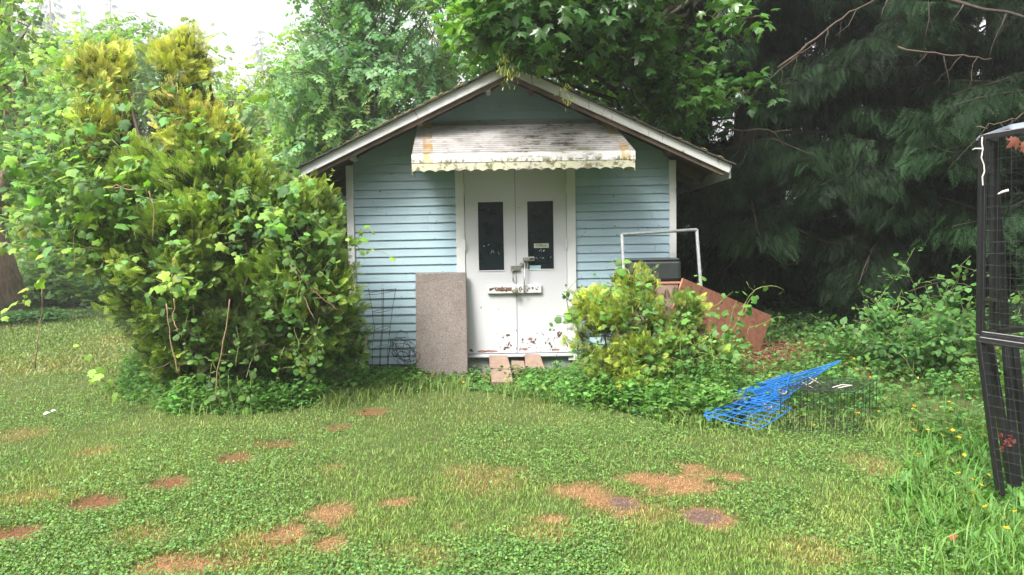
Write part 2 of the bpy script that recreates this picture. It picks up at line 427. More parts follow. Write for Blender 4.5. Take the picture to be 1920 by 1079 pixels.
# leaf shapes: verts (growing along +y, facing +z), triangles, weight along the leaf
def fan(outline, cup=0.12, center=(0, 0.45)):
    o = np.array(outline, float); c = np.array([center]); v = np.concatenate((c, o))
    z = cup * (np.hypot(v[:, 0] - center[0], v[:, 1] - center[1])) * -1
    z += 0.05 * np.sin(v[:, 1] * 9 + v[:, 0] * 5)
    V = np.column_stack((v, z)); n = len(o)
    T = np.array([(0, i + 1, (i + 1) % n + 1) for i in range(n)])
    return V, T, np.clip(V[:, 1], 0, 1)
def mirror(half):
    return half + [(-x, y) for x, y in half[::-1] if abs(x) > 1e-6]
T_VINE = fan(mirror([(0.0, 0.06), (0.22, -0.06), (0.46, 0.10), (0.42, 0.26), (0.55, 0.52), (0.28, 0.58), (0.16, 0.80), (0, 1.0)]), 0.25, (0, 0.3))
T_MAPLE = fan(mirror([(0.0, 0.04), (0.30, -0.02), (0.26, 0.12), (0.60, 0.22), (0.44, 0.34), (0.62, 0.66), (0.30, 0.52), (0.20, 0.60), (0.16, 0.82), (0, 1.06)]), 0.22, (0, 0.25))
T_OVATE = fan(mirror([(0.0, 0.0), (0.22, 0.12), (0.34, 0.38), (0.22, 0.74), (0, 1.0)]), 0.3, (0, 0.45))
T_ROUND = fan(mirror([(0.0, 0.02), (0.3, 0.0), (0.45, 0.3), (0.38, 0.62), (0.12, 0.86), (0, 0.8)]), 0.25, (0, 0.35))
T_BUTTER = fan(mirror([(0.0, 0.0), (0.34, 0.08), (0.50, 0.40), (0.26, 0.36), (0.24, 0.80), (0.10, 0.66), (0, 0.95)]), 0.25, (0, 0.28))
def compound(n=4, size=0.42, w=0.13):
    V, T, Wt = [], [], []
    def leaf(a, d, L):
        d = np.array(d) / np.hypot(*d); q = np.array((-d[1], d[0])); o = len(V)
        for p, z in ((a, 0), (a + d * L * 0.45 + q * L * w / size, -0.03), (a + d * L, -0.08), (a + d * L * 0.45 - q * L * w / size, -0.03)):
            V.append((p[0], p[1], z - 0.12 * p[1] ** 2)); Wt.append(p[1])
        T.extend([(o, o + 1, o + 2), (o, o + 2, o + 3)])
    for i in range(n):
        y = 0.15 + 0.62 * i / (n - 1)
        for s in (-1, 1): leaf(np.array((0, y)), (s, 0.55), size)
    leaf(np.array((0, 0.75)), (0, 1), size)
    return np.array(V), np.array(T), np.clip(np.array(Wt), 0, 1)
T_ASH = compound(3, 0.40, 0.12)
T_SPRIG = compound(3, 0.36, 0.19)
T_DOCK = fan(mirror([(0.0, 0.0), (0.07, 0.1), (0.11, 0.4), (0.07, 0.75), (0, 1.0)]), 0.5, (0, 0.45))
def frond(n=7, sub=True, w=0.055, droop=0.0, ang=0.75, us=(0.35, 0.65)):
    """a flat scale-leaved spray: side branchlets, the larger ones forked again"""
    V, T, Wt = [], [], []
    def seg(a, d, L, wd):
        d = np.array(d, float); d /= np.hypot(*d); q = np.array((-d[1], d[0])); o = len(V)
        for p in (a, a + d * L * 0.5 + q * wd / 2, a + d * L, a + d * L * 0.5 - q * wd / 2):
            V.append((p[0], p[1], -droop * (p[1] ** 2 + p[0] ** 2))); Wt.append(np.hypot(*p))
        T.extend([(o, o + 1, o + 2), (o, o + 2, o + 3)])
    seg(np.array((0, 0.)), (0, 1), 1.0, w * 0.8)
    for i in range(n):
        y = 0.12 + 0.78 * i / (n - 1); L = 0.46 * (1 - 0.75 * i / (n - 1)) + 0.04
        for s in (-1, 1):
            d = np.array((s * ang, 1 - 0.3 * ang)); d /= np.hypot(*d); a = np.array((0, y + s * 0.02)); seg(a, d, L, w)
            if sub and L > 0.2:
                for u in us:
                    for s2 in (-1, 1):
                        d2 = np.array((d[0] * 0.75 + s2 * -d[1] * 0.65, d[1] * 0.75 + s2 * d[0] * 0.65)); seg(a + d * L * u, d2, L * 0.42, w * 0.85)
    return np.array(V), np.array(T), np.clip(np.array(Wt), 0, 1)
T_FROND = frond(6, True, 0.05); T_SPRAY = frond(6, True, 0.04, 0.4, 0.7, (0.45,)); T_SIMPLE = frond(5, False, 0.08, 0.25)

def frame(yd, zd):
    y = norm(yd); x = norm(np.cross(y, zd)); z = np.cross(x, y)
    return np.stack((x, y, z), -1)
def scatter(tpl, pos, yd, zd, sc, col, col2=None):
    """copies of one leaf shape as triangle arrays; col2 is the colour at the leaf's tip"""
    tv, tt, tw = tpl; k = len(pos)
    sc = np.broadcast_to(np.asarray(sc, float), (k,))
    M = frame(yd, zd)
    V = np.einsum('kij,nj->kni', M, tv) * sc[:, None, None] + pos[:, None, :]
    T = (tt[None] + (np.arange(k) * len(tv))[:, None, None])
    col = np.broadcast_to(col, (k, 3)); C = np.repeat(col[:, None], len(tv), 1)
    if col2 is not None:
        c2 = np.broadcast_to(col2, (k, 3)); C = C * (1 - tw)[None, :, None] + c2[:, None] * tw[None, :, None]
    return V.reshape(-1, 3), T.reshape(-1, 3), C.reshape(-1, 3)
def rdir(k, rng=R): return norm(rng.normal(0, 1, (k, 3)))
def jit(c, k, v=0.2, h=0.08, rng=R):
    c = np.array(c, float); b = rng.normal(1, v, (k, 1)).clip(0.45, 1.8)
    return np.clip(c * b * rng.normal(1, h, (k, 3)).clip(0.6, 1.5), 0.002, 1)
def inpoly(p, poly):
    x, y = p[:, 0], p[:, 1]; r = np.zeros(len(p), bool); q = np.array(poly, float); j = len(q) - 1
    for i in range(len(q)):
        c = ((q[i, 1] > y) != (q[j, 1] > y)) & (x < (q[j, 0] - q[i, 0]) * (y - q[i, 1]) / (q[j, 1] - q[i, 1] + 1e-12) + q[i, 0])
        r ^= c; j = i
    return r
UP = np.array((0, 0, 1.0))

# ------------------------------------------------------------------ ground
def build_ground():
    xs = np.unique(np.concatenate((np.linspace(-400, -14, 26), np.linspace(-14, -7, 24), np.linspace(-7, 6, 300), np.linspace(6, 14, 24), np.linspace(14, 400, 26))))
    ys = np.unique(np.concatenate((np.linspace(-60, 1.8, 10), np.linspace(1.8, 9, 220), np.linspace(9, 22, 40), np.linspace(22, 500, 26))))
    X, Y = np.meshgrid(xs, ys); Z = ground_z(X, Y)
    V = np.column_stack((X.ravel(), Y.ravel(), Z.ravel())); w, h = len(xs), len(ys)
    i = (np.arange(h - 1)[:, None] * w + np.arange(w - 1)).ravel()
    T = np.concatenate((np.column_stack((i, i + 1, i + w + 1)), np.column_stack((i, i + w + 1, i + w))))
    m = spotmask(V[:, 0], V[:, 1])
    C = np.zeros((len(V), 3)); C[:, 0] = m['soil']; C[:, 1] = np.maximum(m['straw'], m['thin'] * 0.55); C[:, 2] = m['soilg']
    mt, t, b = mat('lawn_soil')
    a = N(t, 'ShaderNodeAttribute', attribute_name='col'); s = N(t, 'ShaderNodeSeparateColor'); t.links.new(a.outputs['Color'], s.inputs[0])
    v = coords(t); n = noise(t, 9, 6, 0.65, v); nf = noise(t, 90, 4, 0.7, v)
    c = ramp(t, n, [(0.3, (0.045, 0.062, 0.02)), (0.7, (0.085, 0.105, 0.032))])
    c = mixc(t, mrange(t, noise(t, 0.5, 4, 0.5, v), 0.45, 0.65, 0, 0.5), c, (0.10, 0.13, 0.04))
    c = mixc(t, s.outputs[1], c, ramp(t, nf, [(0.3, (0.11, 0.06, 0.03)), (0.7, (0.33, 0.19, 0.095))]))
    c = mixc(t, s.outputs[0], c, ramp(t, nf, [(0.3, (0.07, 0.033, 0.017)), (0.7, (0.19, 0.085, 0.042))]))
    c = mixc(t, s.outputs[2], c, ramp(t, nf, [(0.3, (0.06, 0.04, 0.036)), (0.7, (0.17, 0.11, 0.09))]))
    # needle litter below the cedars
    sx = sepxyz(t, v); lit = math_(t, 'MULTIPLY', mrange(t, sx[0], 1.9, 2.4), mrange(t, sx[1], 6.6, 7.6))
    lit = math_(t, 'MULTIPLY', lit, mrange(t, sx[0], 40, 20))
    c = mixc(t, lit, c, ramp(t, nf, [(0.3, (0.045, 0.022, 0.015)), (0.7, (0.17, 0.075, 0.05))]))
    t.links.new(c, b.inputs['Base Color']); b.inputs['Roughness'].default_value = 0.95; b.inputs['Specular IOR Level'].default_value = 0.2
    bump(t, b, nf, 0.6, 0.02)
    kind(tri_obj('ground', (V, T, C), mt, smooth=True), 'structure')
build_ground()

# ------------------------------------------------------------------ the shed
WY = 7.90; XL, XR = -1.81, 1.83; XC = 0.01; DEEP = 4.2
RZ, EZ, EX, FY = 3.35, 2.27, 2.31, 7.42         # ridge, eave heights, half span, front edge of the roof
SL = (RZ - EZ) / EX
def roofz(x): return RZ - SL * abs(x - XC)
shed = thing('garden_shed', 'small pale blue clapboard shed with white double doors and mossy metal awning', 'shed', (XC, WY, 0))

def build_shed():
    # clapboards: every course laps out over the one below; gable courses are cut along the rake
    m = MB(); ex = 0.0925; z = 0.16; rng = np.random.default_rng(3)
    top_h = 2.30
    while z < RZ - 0.12:
        z1 = z + ex; c = 1 + rng.normal(0, 0.035); cc = (c, c * (1 + rng.normal(0, 0.01)), c)
        def lim(zz):      # half width of the wall at this height
            h = (RZ - 0.10 - zz) / SL
            return max(XL + 0.075, XC - h), min(XR - 0.075, XC + h)
        a0, b0 = lim(z); a1, b1 = lim(z1)
        if b1 - a1 < 0.05: a1 = b1 = (a0 + b0) / 2
        spans = [((a0, b0), (a1, b1))] if z > top_h + 0.09 else [((a0, -0.607), (a1, -0.607)), ((0.716, b0), (0.716, b1))]
        cut = []
        for (l0, r0), (l1, r1) in spans:
            x = rng.uniform(l0, r0) if r0 > l0 else 0
            if rng.random() < .45 and min(r0, r1) - .15 > x > max(l0, l1) + .15: cut += [((l0, x - .0015), (l1, x - .0015)), ((x + .0015, r0), (x + .0015, r1))]
            else: cut.append(((l0, r0), (l1, r1)))
        for (l0, r0), (l1, r1) in cut:
            yo = WY + rng.normal(0, 0.0012); dz = rng.normal(0, 0.0016, 2)
            f = [(l0, yo, z + dz[0]), (r0, yo, z + dz[1]), (r1, WY + 0.017, z1 + 0.012), (l1, WY + 0.017, z1 + 0.012)]
            bk = [(x, WY + 0.03, q) for x, y, q in f]
            m.hexa(bk, f, 0, cc)
        z = z1
    for k in range(34):      # rusted nail heads just above the laps
        zz = 0.16 + 0.0925 * k
        for x in np.arange(XL + .15, XR - .1, .41):
            x = x + rng.normal(0, .03); dx = -.607 - .02 < x < .736
            if rng.random() < .55 or (dx and zz < 2.4) or zz + .1 > roofz(x) - .12: continue
            a_ = np.arange(7) * 2 * math.pi / 7; r_ = rng.uniform(.003, .0065); y = WY - .0015
            m.poly([(x + r_ * math.cos(q), y, zz + .012 + r_ * math.sin(q)) for q in a_][::-1], 1)
    m.build('siding', [SIDING, PEEL], shed)
    # side and back walls, plain boards
    w = MB()
    for x0, x1 in ((XL + 0.02, XL + 0.05), (XR - 0.05, XR - 0.02)):
        for k in range(25):
            z = 0.16 + k * 0.0925
            if z > 2.36: break
            o = 0.012 if x0 < 0 else -0.012
            w.hexa([(x0 - 0.012 if x0 < 0 else x1 + 0.012, WY + 0.03, z), (x0 - 0.012 if x0 < 0 else x1 + 0.012, WY + DEEP, z), (x0 + .03 if x0 < 0 else x1 - 0.03, WY + DEEP, z), (x0 + .03 if x0 < 0 else x1 - 0.03, WY + 0.03, z)][::1 if x0 > 0 else -1],
                   [(x0 if x0 < 0 else x1, WY + 0.03, z + 0.09), (x0 if x0 < 0 else x1, WY + DEEP, z + 0.09), (x0 + .03 if x0 < 0 else x1 - 0.03, WY + DEEP, z + 0.09), (x0 + .03 if x0 < 0 else x1 - 0.03, WY + 0.03, z + 0.09)][::1 if x0 > 0 else -1])
    w.add([(XL + 0.03, WY + DEEP, 0.1), (XR - 0.03, WY + DEEP, 0.1), (XR - 0.03, WY + DEEP, 2.4), (XC, WY + DEEP, RZ - 0.12), (XL + 0.03, WY + DEEP, 2.4)], [(0, 1, 2, 3, 4)])
    w.add([(XL + 0.05, WY + 0.032, 0.1), (XR - 0.05, WY + 0.032, 0.1), (XR - 0.05, WY + 0.032, 2.38), (XC, WY + 0.032, RZ - 0.14), (XL + 0.05, WY + 0.032, 2.38)], [(0, 1, 2, 3, 4)])
    w.build('wall', SIDING, shed)
    f = MB(); f.box((XL + 0.03, WY + 0.02, -0.3), (XR - 0.03, WY + DEEP, 0.159)); f.build('foundation', CONCRETE, shed)
    for x0, x1 in ((XL, XL + 0.075), (XR - 0.075, XR)):
        c = MB(); c.box((x0, WY - 0.016, 0.12), (x1, WY + 0.02, roofz(x0 if x0 < 0 else x1) - 0.13)); c.build('corner_board', WORNLITE, shed, bevel=0.004)
        c = MB(); e = x0 if x0 < 0 else x1; s_ = 1 if x0 < 0 else -1
        c.box((min(e, e + s_ * 0.02), WY + 0.021, 0.12), (max(e, e + s_ * 0.02), WY + 0.1, 2.36)); c.build('corner_board', WORNLITE, shed)
    # door casing
    for x0, x1 in ((-0.607, -0.512), (0.616, 0.716)):
        c = MB(); c.box((x0, WY - 0.022, 0.17), (x1, WY + 0.03, 2.31)); c.build('door_casing', WHITE, shed, bevel=0.004)
    c = MB(); c.box((-0.607, WY - 0.024, 2.311), (0.716, WY + 0.03, 2.41)); c.build('door_casing', WHITE, shed, bevel=0.004)
    c = MB(); c.box((-0.55, WY - 0.045, 0.222), (0.66, WY + 0.05, 0.252)); c.build('door_sill', DOORW, shed, bevel=0.004)
    dk = MB(); dk.box((-0.512, WY + 0.022, 0.253), (0.616, WY + 0.03, 2.31)); dk.build('door_backing', INK, shed)  # dark sheet behind both leaves, showing through their gaps

    # roof: two decks with shingles on top, boards below
    back = WY + DEEP + 0.4
    for sgn in (-1, 1):
        ex_ = XC + sgn * EX; n = np.array((sgn * SL, 0, 1.0)); n /= np.linalg.norm(n)
        A, B = np.array((XC, FY + 0.02, RZ)), np.array((ex_, FY + 0.02, EZ)); dv = np.array((0, back - FY - 0.02, 0))
        q = [A - n * 0.045, B - n * 0.045, B - n * 0.045 + dv, A - n * 0.045 + dv]
        m = MB(); m.slab(q if sgn < 0 else q[::-1], n * 0.02); m.build('roof_deck', SOFFIT, shed)
        m = MB(); K = 16; rng = np.random.default_rng(5 + sgn)      # shingle courses
        for k in range(K):
            u0, u1 = k / K, (k + 1.12) / K; p0, p1 = A + (B - A) * u0, A + (B - A) * min(u1, 1.012)
            L = 7; yy = np.linspace(-0.035, 1.0, 40)
            for i in range(39):
                j = rng.normal(0, 0.0025); ya, yb = np.array((0, yy[i] * dv[1] if i else -0.035, 0)), np.array((0, yy[i + 1] * dv[1] - 0.004, 0))
                b = [p0 + ya - n * 0.022, p1 + ya - n * (0.014 + j), p1 + yb - n * (0.014 + j), p0 + yb - n * 0.022]
                m.slab(b if sgn < 0 else b[::-1], n * 0.013)
        sh = m.build('shingles', SHINGLE, shed)
        # fascia along the rake
        m = MB(); h = 0.088
        for (u0, u1) in ((-0.013, 0.43), (0.4315, 1.0)):
            a, b = A + (B - A) * u0, A + (B - A) * u1
            t0, t1 = a - n * 0.02, b - n * 0.02
            m.hexa([t0 + (0, 0.022, 0), t1 + (0, 0.022, 0), t1 + (0, 0.022, 0) - n * h, t0 + (0, 0.022, 0) - n * h][::sgn],
                   [t0 - (0, 0.006, 0), t1 - (0, 0.006, 0), t1 - (0, 0.006, 0) - n * h, t0 - (0, 0.006, 0) - n * h][::sgn])
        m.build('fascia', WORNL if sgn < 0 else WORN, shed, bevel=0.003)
        # barge rafter behind it, lookouts and rafters
        a, b = A - n * 0.10 + (0, 0.05, 0), B - n * 0.10 + (0, 0.05, 0)
        m = MB(); m.bar(a, a + (b - a) * 0.985, 0.05, 0.10, n); m.build('barge_rafter', SOFFIT, shed)
        for u in (0.12, 0.44, 0.76):
            p = A + (B - A) * u - n * 0.09
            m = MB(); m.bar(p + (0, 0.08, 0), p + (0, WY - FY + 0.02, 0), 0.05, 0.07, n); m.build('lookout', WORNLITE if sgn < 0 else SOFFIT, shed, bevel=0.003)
        for k in range(8):
            y = WY + 0.35 + k * 0.6
            if y > back - 0.1: break
            a, b = A + (B - A) * 0.72, A + (B - A) * 0.985
            m = MB(); m.bar(a - n * 0.10 + (0, y - FY, 0), b - n * 0.10 + (0, y - FY, 0), 0.045, 0.10, n); m.build('rafter', SOFFIT, shed, bevel=0.003)
        m = MB(); e = B - n * 0.03
        m.hexa([e + (sgn * -0.02, 0.04, -0.12), e + (sgn * -0.02, dv[1], -0.12), e + (0, dv[1], -0.12), e + (0, 0.04, -0.12)][::-sgn],
               [e + (sgn * -0.02, 0.04, 0.0), e + (sgn * -0.02, dv[1], 0.0), e + (0, dv[1], 0.0), e + (0, 0.04, 0.0)][::-sgn])
        m.build('eave_board', WORN, shed)
        # moss cushions and needle litter along the rake
        mv = []; rng = np.random.default_rng(11 + sgn)
        for k in range(150):
            u = rng.uniform(0.12, 0.62) if rng.random() < 0.75 else rng.uniform(0.05, 0.98)
            p = A + (B - A) * u + n * 0.002 + np.array((0, rng.uniform(-0.03, 0.25), 0)); r = rng.uniform(0.012, 0.038)
            a_ = np.arange(7) * 2 * math.pi / 7
            ring = np.column_stack((np.cos(a_), np.sin(a_), np.zeros(7))) * r * rng.uniform(0.7, 1.3, (7, 1))
            ring[:, 2] -= ring[:, 0] * SL * sgn
            V = np.concatenate((p + ring, p[None] + ring * 0.55 + (0, 0, r * 0.4), (p + np.array((0, 0, r * 0.55)))[None]))
            T = [(i, (i + 1) % 7, (i + 1) % 7 + 7) for i in range(7)] + [(i, (i + 1) % 7 + 7, i + 7) for i in range(7)] + [(i + 7, (i + 1) % 7 + 7, 14) for i in range(7)]
            mv.append((V, np.array(T), np.ones((len(V), 3))))
        o = tri_obj('moss', cat(mv), MOSS, sh, smooth=True)

    # awning: stepped slats, lip, scalloped valance, ends, arms
    bl, br = np.array((-1.003, WY - 0.022, 2.775)), np.array((1.118, WY - 0.022, 2.775))
    fl, fr = np.array((-0.985, 7.23, 2.385)), np.array((1.262, 7.23, 2.385))
    m = MB(); K = 15; n = np.array((0, -0.5, 0.86))
    for k in range(K):
        u0, u1 = k / K, (k + 0.93) / K
        a, b = bl + (fl - bl) * u0, br + (fr - br) * u0; c, d = bl + (fl - bl) * u1, br + (fr - br) * u1
        lift = n * 0.024
        m.hexa([a - n * .006, b - n * .006, d - n * .006, c - n * .006][::-1], [a, b, d + lift, c + lift][::-1])
    m.hexa([(-1.003, WY - 0.02, 2.776), (1.118, WY - 0.02, 2.776), (1.118, WY + 0.0, 2.776), (-1.003, WY, 2.776)],
           [(-1.003, WY - 0.02, 2.82), (1.118, WY - 0.02, 2.82), (1.118, WY + 0.0, 2.82), (-1.003, WY, 2.82)])
    m.box((fl[0] - 0.003, 7.215, 2.305), (fr[0] + 0.003, 7.234, 2.392))
    aw = m.build('awning', AWN, shed)
    v = MB(); nsc = 19; w = (fr[0] - fl[0]) / nsc
    def scallop(p, q, n_, z1, z0, dy):
        p, q = np.array(p), np.array(q)
        K_ = n_ * 8; off = np.array(dy)
        for k in range(K_):
            u0, u1 = k / K_, (k + 1) / K_
            def low(u): return z0 + 0.022 * abs(math.sin(u * n_ * math.pi))**0.8 * 1.0
            a, b = p + (q - p) * u0, p + (q - p) * u1
            s = [(a[0], a[1], low(u0)), (b[0], b[1], low(u1)), (b[0], b[1], z1), (a[0], a[1], z1)]
            v.hexa([tuple(np.array(x) + off) for x in s], s)
    scallop((fl[0], 7.22, 0), (fr[0], 7.22, 0), nsc, 2.304, 2.212, (0, 0.004, 0))
    scallop((fl[0] - 0.004, 7.224, 0), (fl[0] - 0.02, 7.55, 0), 3, 2.30, 2.19, (0.004, 0, 0))
    scallop((fr[0], 7.224, 0), (fr[0] - 0.06, 7.55, 0), 3, 2.30, 2.20, (-0.004, 0, 0))
    v.build('valance', VAL, aw)
    for a, b, s in ((bl, fl, 1), (br, fr, -1)):
        e = MB(); lo = np.array((b[0] + s * 0.0, 7.24, 2.30)); lb = np.array((a[0], WY - 0.022, 2.36))
        pts = [a - n * .007, b - n * .007 + (0, 0.012, 0), lo, lb]
        o = np.array((s * 0.004, 0, 0)); e.hexa([p + o for p in pts], pts); e.build('end_panel', VAL, aw)
        e = MB(); e.tube([(a[0] + s * 0.08, WY - 0.023, 2.33), (b[0] + s * 0.08, 7.26, 2.36)], 0.012, 6); e.build('support_arm', ALU, aw)

    # the two door leaves
    rng = np.random.default_rng(21)
    def flake(mb, px, py, w, h, mi, y):
        p = P(px, py, WY); k = 9; a_ = np.arange(k) * 2 * math.pi / k + rng.uniform(0, 1)
        r = rng.uniform(0.5, 1.15, k); s = 1 / 168.7
        tl = rng.uniform(-0.5, 0.5)
        pts = [(p[0] + (math.cos(q) * w * rr + tl * math.sin(q) * h * rr) * s, y, p[2] + math.sin(q) * h * rr * s) for q, rr in zip(a_, r)]
        mb.poly(pts[::-1], mi)
    def door(x0, x1, g0, g1, gz0_, gz1_, flakes, yf):
        m = MB(); z0, z1 = 0.262, 2.295; yb = WY + 0.02
        # leaf as four members round the glass so that the pane is really set back
        m.box((x0, yf, z0), (g0, yb, z1)); m.box((g1, yf, z0), (x1, yb, z1))
        m.box((g0, yf, z0), (g1, yb, gz0_)); m.box((g0, yf, gz1_), (g1, yb, z1))
        for fx in flakes: flake(m, *fx, y=yf - 0.0015)
        d = m.build('door', [DOORW, PEEL, RUST], shed)
        b = MB(); t = 0.012; yy = yf - 0.006
        b.box((g0 - t, yy, gz0_ - t), (g0, yf - .0005, gz1_ + t)); b.box((g1, yy, gz0_ - t), (g1 + t, yf - .0005, gz1_ + t))
        b.box((g0, yy, gz0_ - t), (g1, yf - .0005, gz0_)); b.box((g0, yy, gz1_), (g1, yf - .0005, gz1_ + t))
        b.build('glazing_bead', DOORW, d, bevel=0.003)
        g = MB(); g.box((g0 + .0005, yf + 0.012, gz0_ + .0005), (g1 - .0005, yf + 0.016, gz1_ - .0005)); g.build('window_pane', GLASS, d)
        return d
    fl_ = [(921, 659, 14, 3, 2), (903, 659, 10, 3.5, 2), (952, 629, 5, 2.5, 1), (943, 633, 2, 2, 1), (954, 645, 2.2, 6, 1), (950, 652, 6, 2.5, 1), (958, 648, 2, 3, 1), (946, 655, 3, 2, 1), (938, 651, 1.4, 1.2, 1), (884, 657, 4, 3, 1), (935, 580, 1, 1.2, 1), (902, 577, 1, 3, 1), (893, 395, 1, 1, 1)]
    fr_ = [(980, 637, 2.2, 4, 1), (994, 636, 6, 3, 2), (998, 641, 5, 2.2, 1), (1004, 637, 2, 3, 1), (1000, 642, 3, 1.5, 1), (1007, 626, 1.5, 1.3, 1), (1016, 625, 1.2, 1.2, 1), (1019, 628, 1.4, 1.2, 1), (1029, 635, 1.2, 2, 1), (1031, 645, 2.6, 4, 1), (1034, 650, 1.8, 3.5, 1), (1039, 619, 2.4, 2.4, 1), (1047, 630, 2.6, 5, 1), (1051, 627, 3, 6, 1), (1047, 624, 3, 3, 1), (1058, 640, 3, 8, 1), (1062, 645, 2, 6, 1), (1039, 634, 1.2, 2, 1), (1023, 643, 1.4, 3, 1), (984, 655, 8, 2.4, 2), (1042, 656, 9, 2.6, 2), (1006, 652, 1, 1, 1), (992, 652, 3, 1, 1), (972, 390, 1.4, 1, 1), (1027, 638, 1.5, 1, 1), (1036, 655, 2, 1, 1), (975, 655, 1, 5, 1)]
    for k in range(26): fr_.append((rng.uniform(978, 1062), 660 - abs(rng.normal(0, 18)), rng.uniform(0.5, 1.4), rng.uniform(0.5, 1.6), 1))
    for k in range(12): fl_.append((rng.uniform(885, 965), 660 - abs(rng.normal(0, 20)), rng.uniform(0.5, 1.2), rng.uniform(0.5, 1.2), 1))
    for k in range(14): fl_.append((968.5 + rng.normal(0, .6), rng.uniform(420, 660), 0.7, rng.uniform(1, 4), 1))
    dl = door(-0.508, 0.049, -0.362, -0.083, 1.19, 1.945, fl_, WY - 0.008)
    dr = door(0.054, 0.612, 0.184, 0.470, 1.195, 1.945, fr_, WY - 0.010)
    for d, x in ((dl, -0.511), (dr, 0.614)):
        for z in (2.08, 1.47, 0.60) if d is dl else (2.08, 1.47, 0.92):
            h = MB(); h.tube([(x, WY - 0.03, z - 0.055), (x, WY - 0.03, z + 0.055)], 0.009, 8); h.box((x - 0.016, WY - 0.026, z - 0.045), (x + 0.016, WY - 0.0235, z + 0.045)); h.build('hinge', WHITE, d)
    yf = WY - 0.010
    # flecks left on the glass
    rng2 = np.random.default_rng(8)
    for d, cx_, cz_, n_ in ((dl, -0.215, 1.47, 9), (dr, 0.33, 1.40, 11)):
        s = MB(); gy = (WY - 0.008 if d is dl else yf) + 0.0105
        for k in range(n_):
            x, z = cx_ + rng2.normal(0, 0.05), cz_ + rng2.choice((0, -0.08)) + rng2.normal(0, 0.008); w, h = rng2.uniform(.003, .009), rng2.uniform(.002, .005)
            s.poly([(x - w, gy, z - h), (x + w * .8, gy, z - h * .6), (x + w, gy, z + h), (x - w * .6, gy, z + h * .7)])
        s.build('paint_flecks', SPECK, d)
    p0, p1 = P(1001, 457, WY), P(1029, 465, WY)
    s = MB(); s.box((p0[0], yf + 0.004, p1[2]), (p1[0], yf + 0.0115, p0[2])); s.build('office_sign', STICKER, dr)
    tx = bpy.data.curves.new('sign_text', 'FONT'); tx.body = 'Office'; tx.size = 0.047; tx.align_x = 'CENTER'; tx.align_y = 'CENTER'; tx.extrude = 0.0006
    tmp = bpy.data.objects.new('sign_text_curve', tx); COL.objects.link(tmp)
    me = bpy.data.meshes.new_from_object(tmp.evaluated_get(bpy.context.evaluated_depsgraph_get())); bpy.data.objects.remove(tmp)
    me.materials.clear(); to = link_mesh('sign_text', me, INK, dr)
    to.location = tuple(np.array(((p0[0] + p1[0]) / 2, yf + 0.0028, (p0[2] + p1[2]) / 2)) - np.array(shed.location)); to.rotation_euler = (math.pi / 2, 0, 0)
    p0, p1 = P(993, 498, WY), P(1014, 505.5, WY)
    s = MB(); s.box((p0[0], yf + 0.004, p1[2] + .004), (p1[0], yf + 0.0115, p0[2])); s.build('sticker', STICKBLUE, dr)
    # locking bar with hasp plate, knob, pull handle, drop rod, latch plate
    a, b = P(914, 535, WY), P(1015, 549, WY); r_ = rng.uniform
    m = MB(); m.box((a[0], yf - 0.034, b[2]), (b[0], yf - 0.008, a[2])); lb = m.build('locking_bar', [WHITE], shed, bevel=0.004)
    m = MB(); y = yf - 0.0355
    for k in range(24):
        px = 917 + 37 * rng.random(); flake(m, px, 542 + rng.normal(0, 2.0), r_(1.5, 4), r_(1, 2.5), 0, y)
    for k in range(22): flake(m, 974 + 36 * rng.random() ** 1.3, 541 + rng.normal(0, 2.2), r_(0.8, 2.6), r_(0.5, 1.8), 0, y - 0.0005)
    m.build('peeled_patch', PEEL, lb)
    m = MB(); q = P(936, 542, WY); m.box((P(919, 0, WY)[0], y - 0.006, q[2] - 0.017), (P(957, 0, WY)[0], y - 0.001, q[2] + 0.017)); m.build('hasp_plate', RUSTSTEEL, lb, bevel=0.003)
    for px in (931.5, 947.5):
        c = P(px, 541.5, WY); m = MB(); m.tube([(c[0], y - 0.012, c[2]), (c[0], y - 0.006, c[2])], 0.009, 10); m.build('bolt', ALU, lb)
    c = P(965, 543, WY); m = MB(); m.tube([(c[0], y + 0.002, c[2]), (c[0], y - 0.025, c[2])], 0.022, 14); m.tube([(c[0], y - 0.025, c[2]), (c[0], y - 0.034, c[2]), (c[0], y - 0.05, c[2]), (c[0], y - 0.062, c[2]), (c[0], y - 0.066, c[2])], [0.026, 0.036, 0.038, 0.032, 0.018], 16)
    m.build('door_knob', BRASS, shed, smooth=True)
    a, b = P(984, 494, WY), P(982.5, 549, WY)
    m = MB(); m.tube([(a[0], yf - 0.012, a[2] + 0.01), (a[0], yf - 0.06, a[2]), (b[0], yf - 0.062, b[2] + 0.02), (b[0] + 0.004, yf - 0.05, b[2] - 0.012), (b[0] + 0.02, yf - 0.035, b[2] - 0.02)], 0.0085, 8); m.build('lock_rod', STEEL, shed, smooth=True)
    m = MB()
    for k in range(4):
        q = P(977 + 3 * k, 494 + 2 * (k % 2), WY); m.tube([(q[0] - .015, yf - 0.02, q[2] - 0.02), (q[0], yf - 0.03, q[2] + .008), (q[0] + 0.014, yf - 0.02, q[2] - 0.012)], 0.006, 6)
    m.build('hasp_staple', STEEL, shed)
    a, b = P(980, 482, WY), P(1002, 489.5, WY)
    m = MB(); m.box((a[0], yf - 0.045, b[2]), (b[0], yf - 0.02, a[2])); m.box((a[0], yf - 0.02, b[2] + .008), (a[0] + 0.03, yf - 0.0005, a[2] - .008)); pl = m.build('padlock', STEEL, shed, bevel=0.005)
    m = MB(); m.box((a[0] + 0.075, yf - 0.0475, b[2] + 0.014), (b[0] - 0.012, yf - 0.0455, a[2] - 0.014)); m.build('key_slot', DARKSTEEL, pl)
    a, b = P(958, 498, WY), P(963, 527, WY); yy = WY - 0.008
